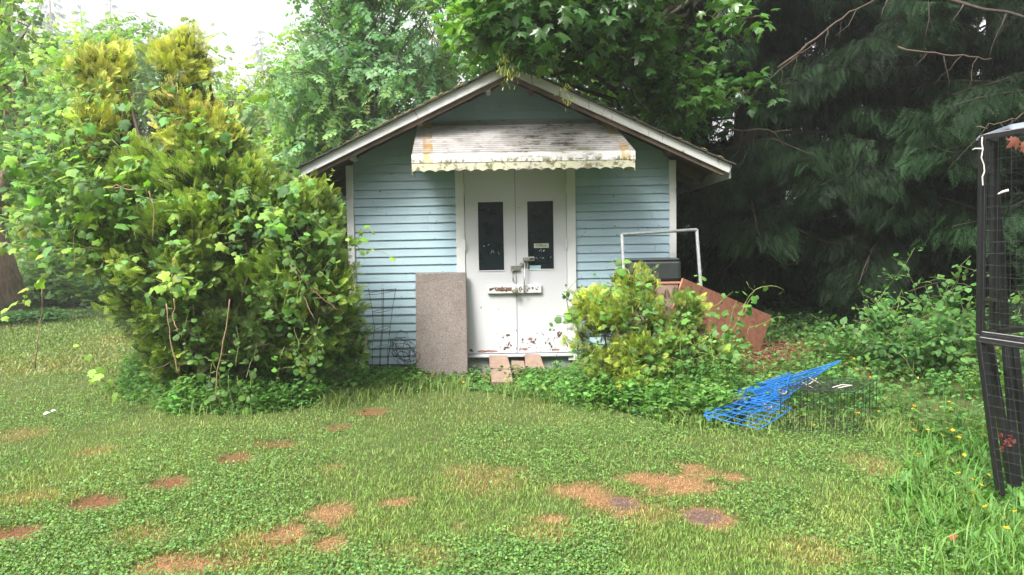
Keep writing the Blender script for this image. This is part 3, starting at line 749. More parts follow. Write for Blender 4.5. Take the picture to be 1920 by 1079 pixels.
    m = MB(); m.box((a[0] - .002, yy - 0.03, P(958, 508, WY)[2]), (P(966, 0, WY)[0], yy - 0.0005, a[2])); m.tube([((a[0] + b[0]) / 2 + .008, yy - 0.02, a[2] - .04), ((a[0] + b[0]) / 2 + .008, yy - 0.05, a[2] - 0.065), ((a[0] + b[0]) / 2 + .008, yy - 0.048, b[2] + 0.03), ((a[0] + b[0]) / 2 + .008, yy - 0.004, b[2])], 0.0075, 8); m.build('pull_handle', STEEL, shed, bevel=0.002)
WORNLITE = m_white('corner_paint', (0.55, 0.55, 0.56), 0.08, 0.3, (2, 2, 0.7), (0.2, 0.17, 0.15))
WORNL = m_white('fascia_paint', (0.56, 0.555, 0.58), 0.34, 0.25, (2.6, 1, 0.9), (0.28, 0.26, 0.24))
RUSTSTEEL = m_plain('rusty_hasp', (0.23, 0.12, 0.08), 0.7, 0.3, 0.5, 60)
BRASS = m_plain('tarnished_knob', (0.42, 0.42, 0.34), 0.4, 0.5, 0.3, 30)
build_shed()

# ------------------------------------------------------------------ things leaning on and lying by the shed
def gpt(x, y, dz=0.0): return np.array((x, y, float(ground_z(np.array(x), np.array(y))) + dz))

def build_props():
    rng = np.random.default_rng(31)
    # the pebbled panel propped against the door casing
    m = MB(); z0 = -0.02
    b = [(-1.055, 7.60, z0), (-0.492, 7.60, z0), (-0.499, 7.80, 1.178), (-1.058, 7.80, 1.182)]
    n = np.array((0, 0.055, -0.009)); m.hexa([np.array(p) + n for p in b], b)
    o = m.build('leaning_panel', SLAB, loc=(-0.77, 7.62, 0), bevel=0.012)
    tag(o, 'tall brown pebbly panel propped upright against siding beside the white doors', 'panel')
    # plank ramps below the sill
    def plank(pts, th, label, m_=PLANK, nm='plank'):
        q = [np.array(p, float) for p in pts]; n = np.cross(q[1] - q[0], q[3] - q[0]); n /= np.linalg.norm(n)
        if n[2] < 0: n = -n
        m = MB(); m.hexa([p - n * th for p in q], q); c = sum(q) / 4
        o = m.build(nm, m_, loc=(c[0], c[1], min(p[2] for p in q) - th), bevel=0.004); tag(o, label, 'plank', 'boards under the door sill')
    plank([P(919, 690, 7.50), P(958, 692, 7.50), P(951, 666, 7.83), P(917, 666, 7.83)], 0.035, 'brown board sloping down from the sill under the door seam')
    plank([P(986, 689, 7.55), P(1022, 692, 7.55), P(1012, 664, 7.83), P(984, 664, 7.83)], 0.035, 'brown board tilted under the right door beside yellow flowers')
    plank([P(922, 716, 7.18), P(962, 717, 7.18), P(958, 693, 7.48), P(920, 692, 7.48)], 0.05, 'grey flat board lying at the foot of the sloping ramp board')
    plank([(-0.02, 7.62, 0.10), (0.13, 7.66, 0.12), (0.12, 7.78, 0.19), (-0.02, 7.76, 0.20)], 0.02, 'short broken piece of board wedged between the two ramps')
    plank([(0.0, 7.56, 0.06), (0.15, 7.60, 0.05), (0.16, 7.72, 0.09), (0.01, 7.70, 0.10)], 0.02, 'lowest splintered board scrap lying between the two ramps')
    # tomato cage
    c0 = P(716, 600, 7.70); zc = lambda py: P(716, py, 7.70)[2]
    base = gpt(c0[0], 7.70)
    cage = thing('plant_cage', 'thin wire tomato cage with four hoops standing against blue siding', 'plant cage', base)
    def ring(cx_, cz, r, tilt=0.03, k=26): a = np.linspace(0, 2 * math.pi, k); return np.column_stack((cx_ + r * np.cos(a), 7.70 + 0.06 + r * 0.55 * np.sin(a) - 0.03, cz + tilt * np.cos(a + 0.7)))
    hoops = [(716, 548, 26), (716, 583, 19), (716, 617, 15), (712, 652, 15)]
    for px, py, r in hoops:
        m = MB(); x = P(px, py, 7.7)[0]; m.tube(ring(x, zc(py), r / 173.0), 0.0032, 5); m.build('hoop', WIRE, cage)
    for a in (0.3, 1.7, 3.3, 4.9):
        p = []
        for px, py, r in [(716, 541, 26)] + hoops[1:] + [(711, 690, 14)]:
            x = P(px, py, 7.7)[0]; p.append((x + r / 173 * math.cos(a), 7.73 + r / 173 * 0.55 * math.sin(a), zc(py)))
        m = MB(); m.tube(p, 0.0032, 5); m.build('leg', WIRE, cage)
    # crumpled fencing wire
    base = gpt(P(752, 690, 7.66)[0], 7.62)
    m = MB()
    for k in range(15):
        a = np.linspace(0, rng.uniform(3.5, 7), 26) + rng.uniform(0, 6); cx_, cz = rng.normal(752, 9), rng.normal(656, 9); rx, rz = rng.uniform(10, 27), rng.uniform(9, 30)
        pts = [P(cx_ + rx * math.cos(t) + rng.normal(0, 0.6), max(612, cz + rz * math.sin(t + .3)), 7.64 + 0.11 * math.sin(t * 1.3 + k)) for t in a]
        m.tube(pts, 0.0028, 4)
    o = m.build('wire_bundle', WIRE, loc=base); tag(o, 'tangled bundle of loose wire slumped beside the pebbly panel', 'wire')
    base = gpt(P(735, 690, 7.55)[0], 7.55)
    m = MB(); m.tube([P(728, 672, 7.55), P(733, 640, 7.57), P(731, 636, 7.57), P(734, 634, 7.57), P(736, 638, 7.57)], 0.005, 6); m.tube([P(728, 672, 7.55), P(728, 720, 7.53)], 0.005, 6)
    o = m.build('garden_stake', WIREB, loc=base); tag(o, 'dark metal stake with hooked top between cage and wire bundle', 'stake')

    # empty metal frame, black bin on plywood boxes, the big sheet
    A, B, C, D = P(1166, 440, 7.52), P(1306, 431, 7.78), P(1319, 610, 7.58), P(1176, 640, 7.30)
    fr = thing('metal_frame', 'empty pale aluminium frame leaning against the shed corner board', 'frame', gpt(1.55, 7.4))
    for nm, a, b in (('top_rail', A, B), ('side_rail', B, C), ('side_rail', A, D)):
        m = MB(); m.bar(a, b, 0.03, 0.038, (0, -1, 0.1)); m.bar(a + (0, -0.017, 0), b + (0, -0.017, 0), 0.012, 0.02, (0, -1, .1)); m.build(nm, ALU, fr, bevel=0.003)
    m = MB(); x0, x1 = P(1175, 500, 7.35)[0], P(1278, 500, 7.35)[0]; z1, z0 = P(1225, 488, 7.35)[2], P(1225, 529, 7.35)[2]
    m.box((x0, 7.35, z0), (x1, 7.74, z1)); bin_ = thing('storage_bin', 'black plastic bin with rounded corners standing on stacked plywood', 'bin', (1.47, 7.5, z0))
    m.build('body', BLACKPL, bin_, bevel=0.035)
    m = MB(); m.box((x0 + 0.006, 7.345, z1 - 0.012), (x1 - 0.02, 7.745, z1 + 0.016)); m.build('lid', BLACKPL, bin_, bevel=0.012)
    m = MB(); xa, xb = P(1202, 540, 7.40)[0], P(1270, 540, 7.40)[0]; zt = z0 - 0.002; zg = float(gz0(1.5, 7.5)) - 0.05
    bx = thing('plywood_crate', 'pale brown plywood crate under the black bin', 'crate', (1.5, 7.55, zg))
    m.box((x0 + 0.08, 7.37, zg), (x1 - .03, 7.73, zt - 0.022)); m.build('body', PLANK, bx, bevel=0.004)
    m = MB(); m.box((x0 + 0.06, 7.36, zt - 0.021), (x1 - 0.01, 7.74, zt)); m.build('top', PLY, bx, bevel=0.003)
    q = [P(1222, 700, 6.80), P(1422, 666, 8.20), P(1447, 592, 8.42), P(1281, 522, 7.20)]
    n = np.cross(q[1] - q[0], q[3] - q[0]); n /= np.linalg.norm(n)
    m = MB(); m.hexa([p - n * 0.018 for p in q], q)
    o = m.build('plywood_sheet', PLY, loc=gpt(2.2, 7.6), bevel=0.003); tag(o, 'large weathered reddish plywood sheet leaning askew behind the small golden bush', 'plywood')

    # blue wire panels
    blue = thing('blue_wire_crate', 'collapsed bright blue coated wire crate lying folded on the grass', 'wire crate', gpt(*G(1400, 790)[:2]))
    def grid(q, nu, nv, r, nm, m_, par, rim=1.5, jx=0.0):
        q = [np.array(p, float) for p in q]; m = MB()
        def pt(u, v): return (q[0] * (1 - u) + q[1] * u) * (1 - v) + (q[3] * (1 - u) + q[2] * u) * v
        for i in range(nu + 1):
            u = i / nu; a, b = pt(u, 0), pt(u, 1); m.tube([a, (a + b) / 2 + rng.normal(0, jx, 3), b], r * (rim if i in (0, nu) else 1), 5)
        for j in range(nv + 1):
            v = j / nv; a, b = pt(0, v), pt(1, v); m.tube([a, (a + b) / 2 + rng.normal(0, jx, 3), b], r * (rim if j in (0, nv) else 1), 5)
        return m.build(nm, m_, par)
    grid([P(1322, 776, 5.55), P(1475, 735, 5.75), P(1482, 699, 6.05), P(1372, 736, 5.95)], 6, 9, 0.0027, 'panel', BLUE, blue, 1.5, .008)
    grid([P(1345, 781, 5.50), P(1478, 742, 5.75), P(1576, 676, 6.25), P(1420, 726, 5.95)], 5, 11, 0.0027, 'panel', BLUE, blue, 1.5, .008)
    grid([P(1340, 770, 5.55), P(1440, 752, 5.62), P(1574, 679, 6.22), P(1390, 733, 5.93)], 3, 9, 0.0027, 'panel', BLUE, blue, 1.5, .01)
    grid([P(1320, 779, 5.45), P(1424, 805, 5.22), P(1484, 766, 5.42), P(1400, 745, 5.6)], 5, 6, 0.0027, 'panel', BLUE, blue, 1.4, .004)
    grid([P(1330, 783, 5.48), P(1450, 770, 5.5), P(1481, 745, 5.7), P(1365, 750, 5.75)], 4, 6, 0.0027, 'panel', BLUE, blue, 1.4, .008)
    m = MB(); m.tube([P(1322, 776, 5.54), P(1350, 738, 5.9), P(1372, 735, 5.94)], 0.006, 6); m.tube([P(1320, 778, 5.45), P(1332, 790, 5.36)], 0.005, 6); m.build('hook', BLUE, blue)
    for k, (px, py, d) in enumerate([(1345, 755, 5.7), (1375, 751, 5.68), (1390, 745, 5.7), (1466, 735, 5.72), (1438, 762, 5.5)]):
        m = MB(); t = np.linspace(0, 5, 18); m.tube([P(px + 9 * math.cos(a) * (1 - a / 9), py + 4 * math.sin(a * 1.3), d - 0.02 * math.sin(a * 2) - 0.02) for a in t], 0.0045, 5)
        m.build('cord_tie', ROPE, blue)
    m = MB()
    for a, b in (((1504, 717), (1528, 730)), ((1517, 708), (1538, 720)), ((1512, 725), (1532, 709))): m.tube([P(*a, 5.85), P(*b, 5.85)], 0.004, 5)
    m.build('bare_wire', PALEROPE, blue)
    # black wire crate standing beside it
    f0, f1 = G(1462, 812), G(1600, 822); b1 = G(1642, 793); b0 = f0 + (b1 - f1)
    H = np.array((0.02, 0.03, 0.335))
    cr = thing('black_wire_crate', 'open black wire crate standing in the grass by blue panels', 'wire crate', f0)
    grid([f0, f1, f1 + H, f0 + H], 11, 3, 0.002, 'panel', WIREB, cr); grid([b0, b1, b1 + H, b0 + H], 11, 3, 0.0018, 'panel', WIREB, cr)
    grid([f0, b0, b0 + H, f0 + H], 7, 3, 0.0018, 'panel', WIREB, cr); grid([f1, b1, b1 + H, f1 + H], 6, 3, 0.0018, 'panel', WIREB, cr)
    grid([f0 + H, f1 + H, b1 + H, b0 + H], 12, 9, 0.0018, 'top_panel', WIREB, cr, 1.6); grid([f0 + (0, 0, .02), f1 + (0, 0, .02), b1 + (0, 0, .02), b0 + (0, 0, .02)], 12, 9, 0.0017, 'floor_panel', WIREB, cr)
    grid([f0 + H + (0.1, .1, -0.02), f0 * .35 + f1 * .65 + H + (0, .12, -.04), f0 * .3 + b1 * .7 + H + (0, 0, -.05), b0 + H + (0.1, -.1, -.02)], 8, 6, 0.0018, 'folded_panel', WIREB, cr)
    m = MB(); a = f1 * .85 + b1 * .15 + H; m.tube([a + (-.17, .05, .015), a + (-.09, .07, .03), a + (0.0, .09, .02), a + (-.06, .06, .02), a + (-.14, .02, .018)], 0.004, 5); m.build('cord_tie', PALEROPE, cr)

    # tall black kennel at the picture's edge: an upper and a lower tier
    kb = gpt(2.72, 3.95); ken = thing('wire_kennel', 'tall black wire kennel in two tiers with square mesh at the photo edge', 'kennel', kb)
    def post(a, b, w, nm='post'): m = MB(); m.bar(a, b, w, w, (0, 1, 0.02)); return m.build(nm, BLACKP, ken, bevel=0.004)
    U0, U1 = P(1843, 258, 3.95), P(1838, 626, 3.95); V0, V1 = P(1866, 262, 4.20), P(1864, 622, 4.22)
    post(U0, U1, 0.034); post(V0, V1, 0.04); post(P(1860, 265, 4.45), P(1886, 622, 4.42), 0.036)
    W0, W1 = P(2140, 208, 3.55), P(2140, 668, 3.55)
    post(W0, W1, 0.034)
    post(P(1838, 639, 3.93), P(1878, 944, 3.82), 0.036); post(P(1853, 640, 4.1), P(1902, 935, 3.98), 0.04)
    post(P(1886, 645, 4.2), P(1909, 938, 4.0), 0.036); post(P(1901, 645, 4.2), P(1932, 940, 4.0), 0.036); post(P(2140, 690, 3.55), P(2160, 1020, 3.5), 0.036)
    for a, b, w in ((U0, W0, 0.034), (U0, V0, 0.03), (U1, W1, 0.034), (P(1836, 637, 3.93), P(2140, 682, 3.53), 0.036), (V1, P(2100, 600, 4.4), 0.034), (U1, V1, 0.03), (P(1852, 642, 3.95), P(2140, 655, 4.3), 0.03), (P(1836, 632, 3.94), P(1868, 628, 4.22), 0.03)):
        post(a, b, w, 'rail')
    for py in (562, 700): post(P(1838 + (8 if py > 640 else 0), py, 3.95), P(1866 + (8 if py > 640 else 0), py + 1, 4.2), 0.022, 'hinge_strap')
    def mesh(a0, a1, b0, b1, nu, nv, r, nm='mesh_panel'): return grid([a0, b0, b1, a1], nu, nv, r, nm, WIRE, ken)
    off = np.array((0, -0.02, 0))
    mesh(U0 + off, U1 + off, W0 + off, W1 + off, 11, 17, 0.0010); mesh(P(1838, 640, 3.9), P(1878, 944, 3.79), P(2140, 690, 3.52), P(2160, 1020, 3.47), 11, 15, 0.0010)
    mesh(V0, V1, P(2100, 240, 4.4), P(2100, 610, 4.4), 12, 17, 0.0010); mesh(U0, U1, V0, V1, 4, 17, 0.0012)
    mesh(P(1862, 645, 4.3), P(1900, 930, 4.2), P(2120, 650, 4.4), P(2150, 960, 4.3), 11, 14, 0.0010)
    m = MB(); a, b = P(1893, 244, 3.9), P(2140, 205, 3.5); d = np.array((0.10, 0.45, 0.0))
    m.hexa([a, b, b + d, a + d], [a + (0.02, 0.03, 0.035), b + (0, 0.03, .035), b + d + (0, 0, .035), a + d + (0.02, 0, .035)]); m.build('cover', TARP, ken, bevel=0.012)
    m = MB(); m.tube([P(1842, 257, 3.90), P(1841, 270, 3.9), P(1843, 280, 3.9), P(1840, 296, 3.9), P(1845, 310, 3.9), P(1846, 322, 3.9), P(1842, 332, 3.9), P(1843, 348, 3.9)], 0.0035, 6)
    m.tube([P(1824, 281, 3.92), P(1828, 279, 3.9), P(1842, 279, 3.89)], 0.0035, 6); m.build('cord', PALEROPE, ken)
    m = MB(); m.tube([P(1871, 364, 3.86), P(1880, 360, 3.85), P(1891, 357, 3.84)], [0.003, 0.006, 0.008], 6); m.build('cable_tie', PALEROPE, ken)
    lf = scatter(T_MAPLE, np.array([P(1910, 262, 3.7), P(1900, 258, 3.72), P(1915, 270, 3.68)]), np.array([(-0.8, 0.1, -0.6), (0.4, 0, -1), (0.9, 0, -.6)]), np.array([(0.2, -1, 0.3), (.1, -1, .1), (0, -1, 0.5)]), 0.065, np.array((0.16, 0.06, 0.04)))
    o = tri_obj('dead_leaf', lf, DEADLEAF, loc=P(1905, 270, 3.72)); tag(o, 'curled russet dead maple leaf caught on the kennel top rail', 'leaf')
    k = 22; cpos = P(1886, 828, 3.86) + rng.normal(0, 0.018, (k, 3)); lf = scatter(T_OVATE, cpos, rdir(k, rng), rdir(k, rng), 0.032, jit((0.14, 0.035, 0.035), k, .3, .1, rng))
    o = tri_obj('faded_rag', lf, SEATTAG2, loc=P(1886, 835, 3.86)); tag(o, 'crumpled faded red rag stuck to a kennel post', 'rag')
SEATTAG2 = m_leaf('rag_cloth', 0.1, 0.8, 0.2)
build_props()

# ------------------------------------------------------------------ lawn, weeds, litter
BED = [(200, 735), (250, 752), (330, 778), (480, 776), (560, 770), (620, 758), (680, 745), (760, 735), (860, 728), (930, 738), (1000, 748), (1080, 765), (1180, 780), (1260, 795), (1330, 800),
       (1400, 812), (1480, 800), (1640, 812), (1720, 830), (1800, 860), (1860, 930), (2000, 1000), (2100, 800), (2000, 600), (1700, 585), (1450, 585), (1330, 640), (1200, 700), (1040, 692), (900, 706), (660, 690), (300, 690)]
LITTER = [(1370, 690), (1400, 655), (1440, 630), (1530, 625), (1620, 640), (1520, 668), (1500, 700), (1430, 712), (1380, 708)]
def bent(k, rng, L, lean=0.5):
    az = rng.uniform(0, 2 * math.pi, k); h = np.column_stack((np.cos(az), np.sin(az), np.zeros(k)))
    return h, h * (lean * rng.uniform(0.3, 1.3, (k, 1)))
def blades(pos, L, w, rng, col, col2, lean=0.6):
    """grass blades: a lower quad and a bent tip"""
    k = len(pos); h, l = bent(k, rng, L, lean); side = np.column_stack((-h[:, 1], h[:, 0], np.zeros(k)))
    side = norm(side + 0.8 * rdir(k, rng) * (1, 1, 0)); L = L[:, None]; w = w[:, None]
    mid = pos + (UP + l * 0.45) * L * 0.55; tip = mid + (UP * 0.55 + l * 1.1) * L * 0.5
    V = np.stack((pos - side * w / 2, pos + side * w / 2, mid + side * w * 0.42, mid - side * w * 0.42, tip), 1)
    T = np.array([(0, 1, 2), (0, 2, 3), (3, 2, 4)])[None] + (np.arange(k) * 5)[:, None, None]
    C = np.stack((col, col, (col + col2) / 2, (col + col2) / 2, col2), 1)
    return V.reshape(-1, 3), T.reshape(-1, 3), C.reshape(-1, 3)
def sample_ground(n, rng, y0=2.6, y1=9.6, power=1.7, xpad=0.0):
    """points on the ground in the picture's wedge, denser close by"""
    u = rng.random(n); e = 1 - power
    y = (y0 ** e + u * (y1 ** e - y0 ** e)) ** (1 / e)
    x = y * rng.uniform(-0.76, 0.76 + xpad, n)
    return np.column_stack((x, y, ground_z(x, y)))
def mown(c): return c

def build_lawn():
    rng = np.random.default_rng(41)
    def filt(p, keep_soil=0.02):
        q = proj(p); bed = inpoly(q, BED); m = spotmask(p[:, 0], p[:, 1])
        soil = np.maximum(m['soil'], m['soilg'])
        ok = ~((p[:, 1] > 7.55) & (p[:, 0] > -2.0) & (p[:, 0] < 2.1)) & (rng.random(len(p)) > soil * (1 - keep_soil))
        return p[ok], m['straw'][ok], m['thin'][ok], bed[ok], soil[ok]
    parts = []
    p = sample_ground(270000, rng, 2.6, 13.0)
    p, st, th, bed, soil = filt(p)
    keep = (~bed) & (rng.random(len(p)) > 0.45 * st); p, st, th, soil = p[keep], st[keep], th[keep], soil[keep]
    n = fnoise(p[:, 0] * 0.8, p[:, 1] * 0.8); n3 = fnoise(p[:, 0] * 3.1 + 7, p[:, 1] * 3.1)
    k = len(p)
    g1, g2, straw = np.array((0.16, 0.29, 0.06)), np.array((0.25, 0.325, 0.08)), np.array((0.40, 0.25, 0.12))
    col = g1 + (g2 - g1) * sstep(0.3, 0.75, 0.5 * n + 0.5 * n3)[:, None]
    dry = np.clip(st * 1.15 + th * 0.5 * rng.random(k) + soil + (rng.random(k) < 0.07) * 0.5, 0, 1)[:, None]
    col = col * (1 - dry) + straw * dry; col = col * rng.normal(1, 0.22, (k, 1)).clip(0.4, 1.7)
    L = rng.gamma(6, 0.0037, k).clip(0.010, 0.06) * (1 - 0.45 * st) * (0.8 + 0.5 * n3)
    w = rng.uniform(0.0018, 0.0042, k) * (1 + p[:, 1] * 0.07)
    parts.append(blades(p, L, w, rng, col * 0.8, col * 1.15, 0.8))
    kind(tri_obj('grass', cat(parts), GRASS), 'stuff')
    # clover and other small round leaves in the sward
    p = sample_ground(230000, rng, 2.6, 12.0); p, st, th, bed, soil = filt(p, 0.0)
    n = fnoise(p[:, 0] * 1.3 + 30, p[:, 1] * 1.3 + 11)
    keep = (~bed) & (rng.random(len(p)) < sstep(0.36, 0.66, n) * (1 - st) * (1 - 0.85 * th) * 0.9); p, n = p[keep], n[keep]
    k = len(p); az = rng.uniform(0, 2 * math.pi, k)
    yd = np.column_stack((np.cos(az), np.sin(az), rng.normal(0.05, 0.35, k))); zd = UP + 0.65 * rdir(k, rng)
    T_CL = (np.array([(0, 0, 0), (0.42, 0.45, 0.08), (0, 1.0, 0), (-0.42, 0.45, 0.08)]), np.array([(0, 1, 2), (0, 2, 3)]), np.array((0, .5, 1, .5)))
    pos = p + UP * rng.uniform(0.006, 0.038, (k, 1)) * (0.6 + 0.7 * n[:, None])
    col = jit((0.13, 0.24, 0.065), k, 0.28, 0.12, rng)
    kind(tri_obj('clover', scatter(T_CL, pos, yd, zd, rng.uniform(0.008, 0.017, k) * (1 + p[:, 1] * 0.05), col), GRASS), 'stuff')
    # far lawn beyond the bush, mown too
    x = rng.uniform(-17, -3.2, 60000); y = rng.uniform(8.5, 20, 60000); p = np.column_stack((x, y, ground_z(x, y)))
    q = proj(p); p = p[(q[:, 0] > -60) & (q[:, 0] < 560)]; k = len(p); n = fnoise(p[:, 0] * 0.35, p[:, 1] * 0.35)
    col = np.array((0.14, 0.215, 0.055)) + (np.array((0.25, 0.235, 0.085)) - np.array((0.14, 0.215, 0.055))) * sstep(0.42, 0.7, n)[:, None]; col = col * rng.normal(1, 0.15, (k, 1))
    kind(tri_obj('far_grass', blades(p, rng.uniform(0.02, 0.06, k), rng.uniform(0.012, 0.026, k), rng, col, col, 0.8), GRASS), 'stuff')
    # straw lying on the burnt spots and needles on the sunk ones
    cols, ps = [], []
    for cx_, cy_, ax, ay, kd in _S:
        if kd == 'thin': continue
        k = int(ax * ay * (5500 if kd == 'straw' else 3500)); a = rng.uniform(0, 2 * math.pi, k); r = np.sqrt(rng.random(k)) * 1.05
        ps.append(np.column_stack((cx_ + ax * r * np.cos(a), cy_ + ay * r * np.sin(a)))); c = (0.34, 0.215, 0.11) if kd == 'straw' else ((0.19, 0.09, 0.045) if kd == 'soil' else (0.24, 0.145, 0.10))
        cols.append(jit(c, k, 0.35, 0.08, rng))
    p = np.concatenate(ps); col = np.concatenate(cols); k = len(p); m = spotmask(p[:, 0], p[:, 1]); mm = np.max([m['straw'], m['soil'], m['soilg']], 0)
    ok = rng.random(k) < mm; p, col = p[ok], col[ok]; k = len(p)
    pos = np.column_stack((p, ground_z(p[:, 0], p[:, 1]) + rng.uniform(0.003, 0.022, k))); az = rng.uniform(0, 2 * math.pi, k)
    T_ST = (np.array([(-0.03, 0, 0), (0.03, 0, 0), (0.02, 1, 0), (-0.02, 1, 0)]), np.array([(0, 1, 2), (0, 2, 3)]), np.array((0, 0, 1, 1.)))
    kind(tri_obj('straw', scatter(T_ST, pos, np.column_stack((np.cos(az), np.sin(az), rng.normal(0.05, 0.3, k))), UP + 0.5 * rdir(k, rng), rng.uniform(0.015, 0.048, k), col), GRASS), 'stuff')
build_lawn()

def weed_plants(p, rng, h, leaf, tpl, col, per=6, spread=0.09, stems=True):
    """low leafy plants: a few leaves each, spread on short stalks"""
    k = len(p) * per; i = np.repeat(np.arange(len(p)), per); hh = h[i] * rng.uniform(0.3, 1.05, k)
    az = rng.uniform(0, 2 * math.pi, k); o = np.column_stack((np.cos(az), np.sin(az), np.zeros(k)))
    pos = p[i] + o * (spread * rng.uniform(0.2, 1.1, (k, 1))) + UP * hh[:, None]
    yd = o + UP * rng.normal(0.1, 0.35, (k, 1)); zd = UP + 0.55 * rdir(k, rng)
    a = scatter(tpl, pos, yd, zd, leaf * rng.uniform(0.6, 1.25, k), col[i] * rng.normal(1, 0.16, (k, 1)).clip(.5, 1.6))
    if not stems: return a
    s = norm(np.cross(o, UP)) * 0.0018; b = p[i]; V = np.stack((b - s, b + s, pos + s, pos - s), 1)
    T = np.array([(0, 1, 2), (0, 2, 3)])[None] + (np.arange(k) * 4)[:, None, None]
    C = np.repeat((col[i] * 0.9)[:, None], 4, 1)
    return cat([a, (V.reshape(-1, 3), T.reshape(-1, 3), C.reshape(-1, 3))])

def build_weeds():
    rng = np.random.default_rng(51)
    x = rng.uniform(-5.2, 7.0, 60000); y = rng.uniform(3.0, 10.5, 60000); p = np.column_stack((x, y, ground_z(x, y))); q = proj(p)
    ok = inpoly(q, BED) & ~((y > 7.78) & (x > -1.85) & (x < 1.87)); p, q = p[ok], q[ok]; rng2 = rng.random(len(p))
    lit = inpoly(q, LITTER); door = (q[:, 0] > 868) & (q[:, 0] < 1030) & (q[:, 1] < 716)
    n = fnoise(p[:, 0] * 1.7, p[:, 1] * 1.7)
    right = q[:, 0] > 1380
    dens = np.where(right, 0.36 * sstep(0.2, 0.55, n), 0.55); dens = np.where(lit, 0.05 * (n > .5), dens); dens = np.where(door, 0.06, dens)
    ok = rng2 < dens; p, q, n, right = p[ok], q[ok], n[ok], right[ok]; k = len(p)
    # taller against the bushes, low where the lawn starts
    edge = np.interp(q[:, 0], [v[0] for v in BED[:20]], [v[1] for v in BED[:20]]) - q[:, 1]
    h = (0.05 + 0.33 * sstep(0, 34, edge) * (0.5 + n)) * np.where(right, 0.62, 1.0) * np.where((q[:, 0] > 800) & (q[:, 0] < 1010), 0.6, 1.0)
    h = np.minimum(h, np.where((q[:, 0] > 680) & (q[:, 0] < 1100), 0.17, 0.4))
    col = jit((0.10, 0.235, 0.06), k, 0.18, 0.08, rng); ye = rng.random(k) < 0.18; col[ye] = jit((0.14, 0.23, 0.05), ye.sum(), .15, .08, rng)
    a = weed_plants(p, rng, h, 0.048, T_BUTTER, col, 5, 0.085)
    kind(tri_obj('weeds', a, LEAF), 'stuff')
    px = np.concatenate((rng.uniform(320, 790, 620), rng.uniform(985, 1370, 620))); py = np.interp(px, [v[0] for v in BED[:20]], [v[1] for v in BED[:20]]) - rng.uniform(4, 34, len(px))
    p2 = np.array([G(a_, b_) for a_, b_ in zip(px, py)]); k2 = len(p2); c2 = jit((0.13, 0.28, 0.065), k2, .18, .08, rng)
    kind(tri_obj('tall_weeds', weed_plants(p2, rng, rng.uniform(.12, .30, k2) * np.where((px > 690) & (px < 1080), .55, 1), .055, T_BUTTER, c2, 7, .08), LEAF), 'stuff')
    # long grass along the bed's edge and at the kennel's foot
    t = rng.random(14000) * 0.94; ex = np.interp(t, np.linspace(0, 1, 20), [v[0] for v in BED[:20]]); ey = np.interp(t, np.linspace(0, 1, 20), [v[1] for v in BED[:20]])
    cnt = sstep(0.35, 0.6, fnoise(ex / 60, ey / 60 + 3)); ok = rng.random(14000) < cnt * np.where((ex > 540) & (ex < 900), 0.9, 0.45) ; ex, ey = ex[ok], ey[ok] + rng.normal(-6, 9, ok.sum())
    pts = np.array([G(a_, b_) for a_, b_ in zip(ex, ey)]); k = len(pts); pts = pts + np.column_stack((rng.normal(0, .04, k), rng.normal(0, .05, k), np.zeros(k)))
    col = jit((0.21, 0.30, 0.085), k, 0.2, 0.06, rng); parts = [blades(pts, rng.uniform(0.07, 0.19, k), rng.uniform(0.003, 0.006, k), rng, col * .8, col * 1.1, 0.9)]
    x = rng.uniform(1.3, 3.6, 26000); y = rng.uniform(2.7, 6.0, 26000); p = np.column_stack((x, y, ground_z(x, y))); q = proj(p)
    ok = inpoly(q, [(1560, 1100), (1640, 960), (1660, 880), (1720, 820), (1800, 800), (2000, 800), (2100, 1300), (1500, 1300)]); dn = sstep(1560, 1900, q[:, 0]) * sstep(0.25, 0.6, fnoise(x * 2.3, y * 2.3) + 0.15)
    ok &= (rng.random(len(p)) < dn * 0.6) & ~inpoly(q, [(1845, 885), (1945, 885), (1945, 990), (1860, 985)]); p = p[ok]; k = len(p); col = jit((0.13, 0.27, 0.05), k, 0.2, 0.06, rng)
    parts.append(blades(p, rng.gamma(5, 0.023, k).clip(.04, .26), rng.uniform(0.004, 0.008, k), rng, col * .75, col * 1.15, 0.75))
    kind(tri_obj('long_grass', cat(parts), GRASS), 'stuff')
    # strap leaves of docks and plantains among it
    x = rng.uniform(1.9, 3.4, 330); y = rng.uniform(2.8, 5.6, 330); p = np.column_stack((x, y, ground_z(x, y))); q = proj(p); ok = inpoly(q, [(1640, 1100), (1690, 900), (1760, 830), (2000, 820), (2050, 1200)]); p = p[ok]; i = np.repeat(np.arange(len(p)), 5); k = len(i)
    az = rng.uniform(0, 2 * math.pi, k); o = np.column_stack((np.cos(az), np.sin(az), rng.uniform(0.6, 1.8, k)))
    kind(tri_obj('plantain_leaves', scatter(T_DOCK, p[i] + 0.02 * rdir(k, rng) * (1, 1, 0), o, UP * 0.3 + rdir(k, rng) * .5 - np.column_stack((np.cos(az), np.sin(az), -0.6 + 0 * az)), rng.uniform(0.06, 0.15, k), jit((0.10, 0.23, 0.05), k, .18, .07, rng)), LEAF), 'stuff')
    # wood chips and fallen cedar bits
    def chips(name, poly, n_, c, ys=(6.6, 9.5), s=(0.02, 0.07)):
        x = rng.uniform(-2, 5.5, n_); y = rng.uniform(*ys, n_); p = np.column_stack((x, y, ground_z(x, y))); ok = inpoly(proj(p), poly); p = p[ok]; k = len(p); az = rng.uniform(0, 6.28, k)
        T_CH = (np.array([(-.1, 0, 0), (.1, 0.05, 0), (.13, 1, 0), (-.06, .9, 0), (0.02, .5, .09)]), np.array([(0, 1, 4), (1, 2, 4), (2, 3, 4), (3, 0, 4)]), np.array((0, 0, 1, 1, .5)))
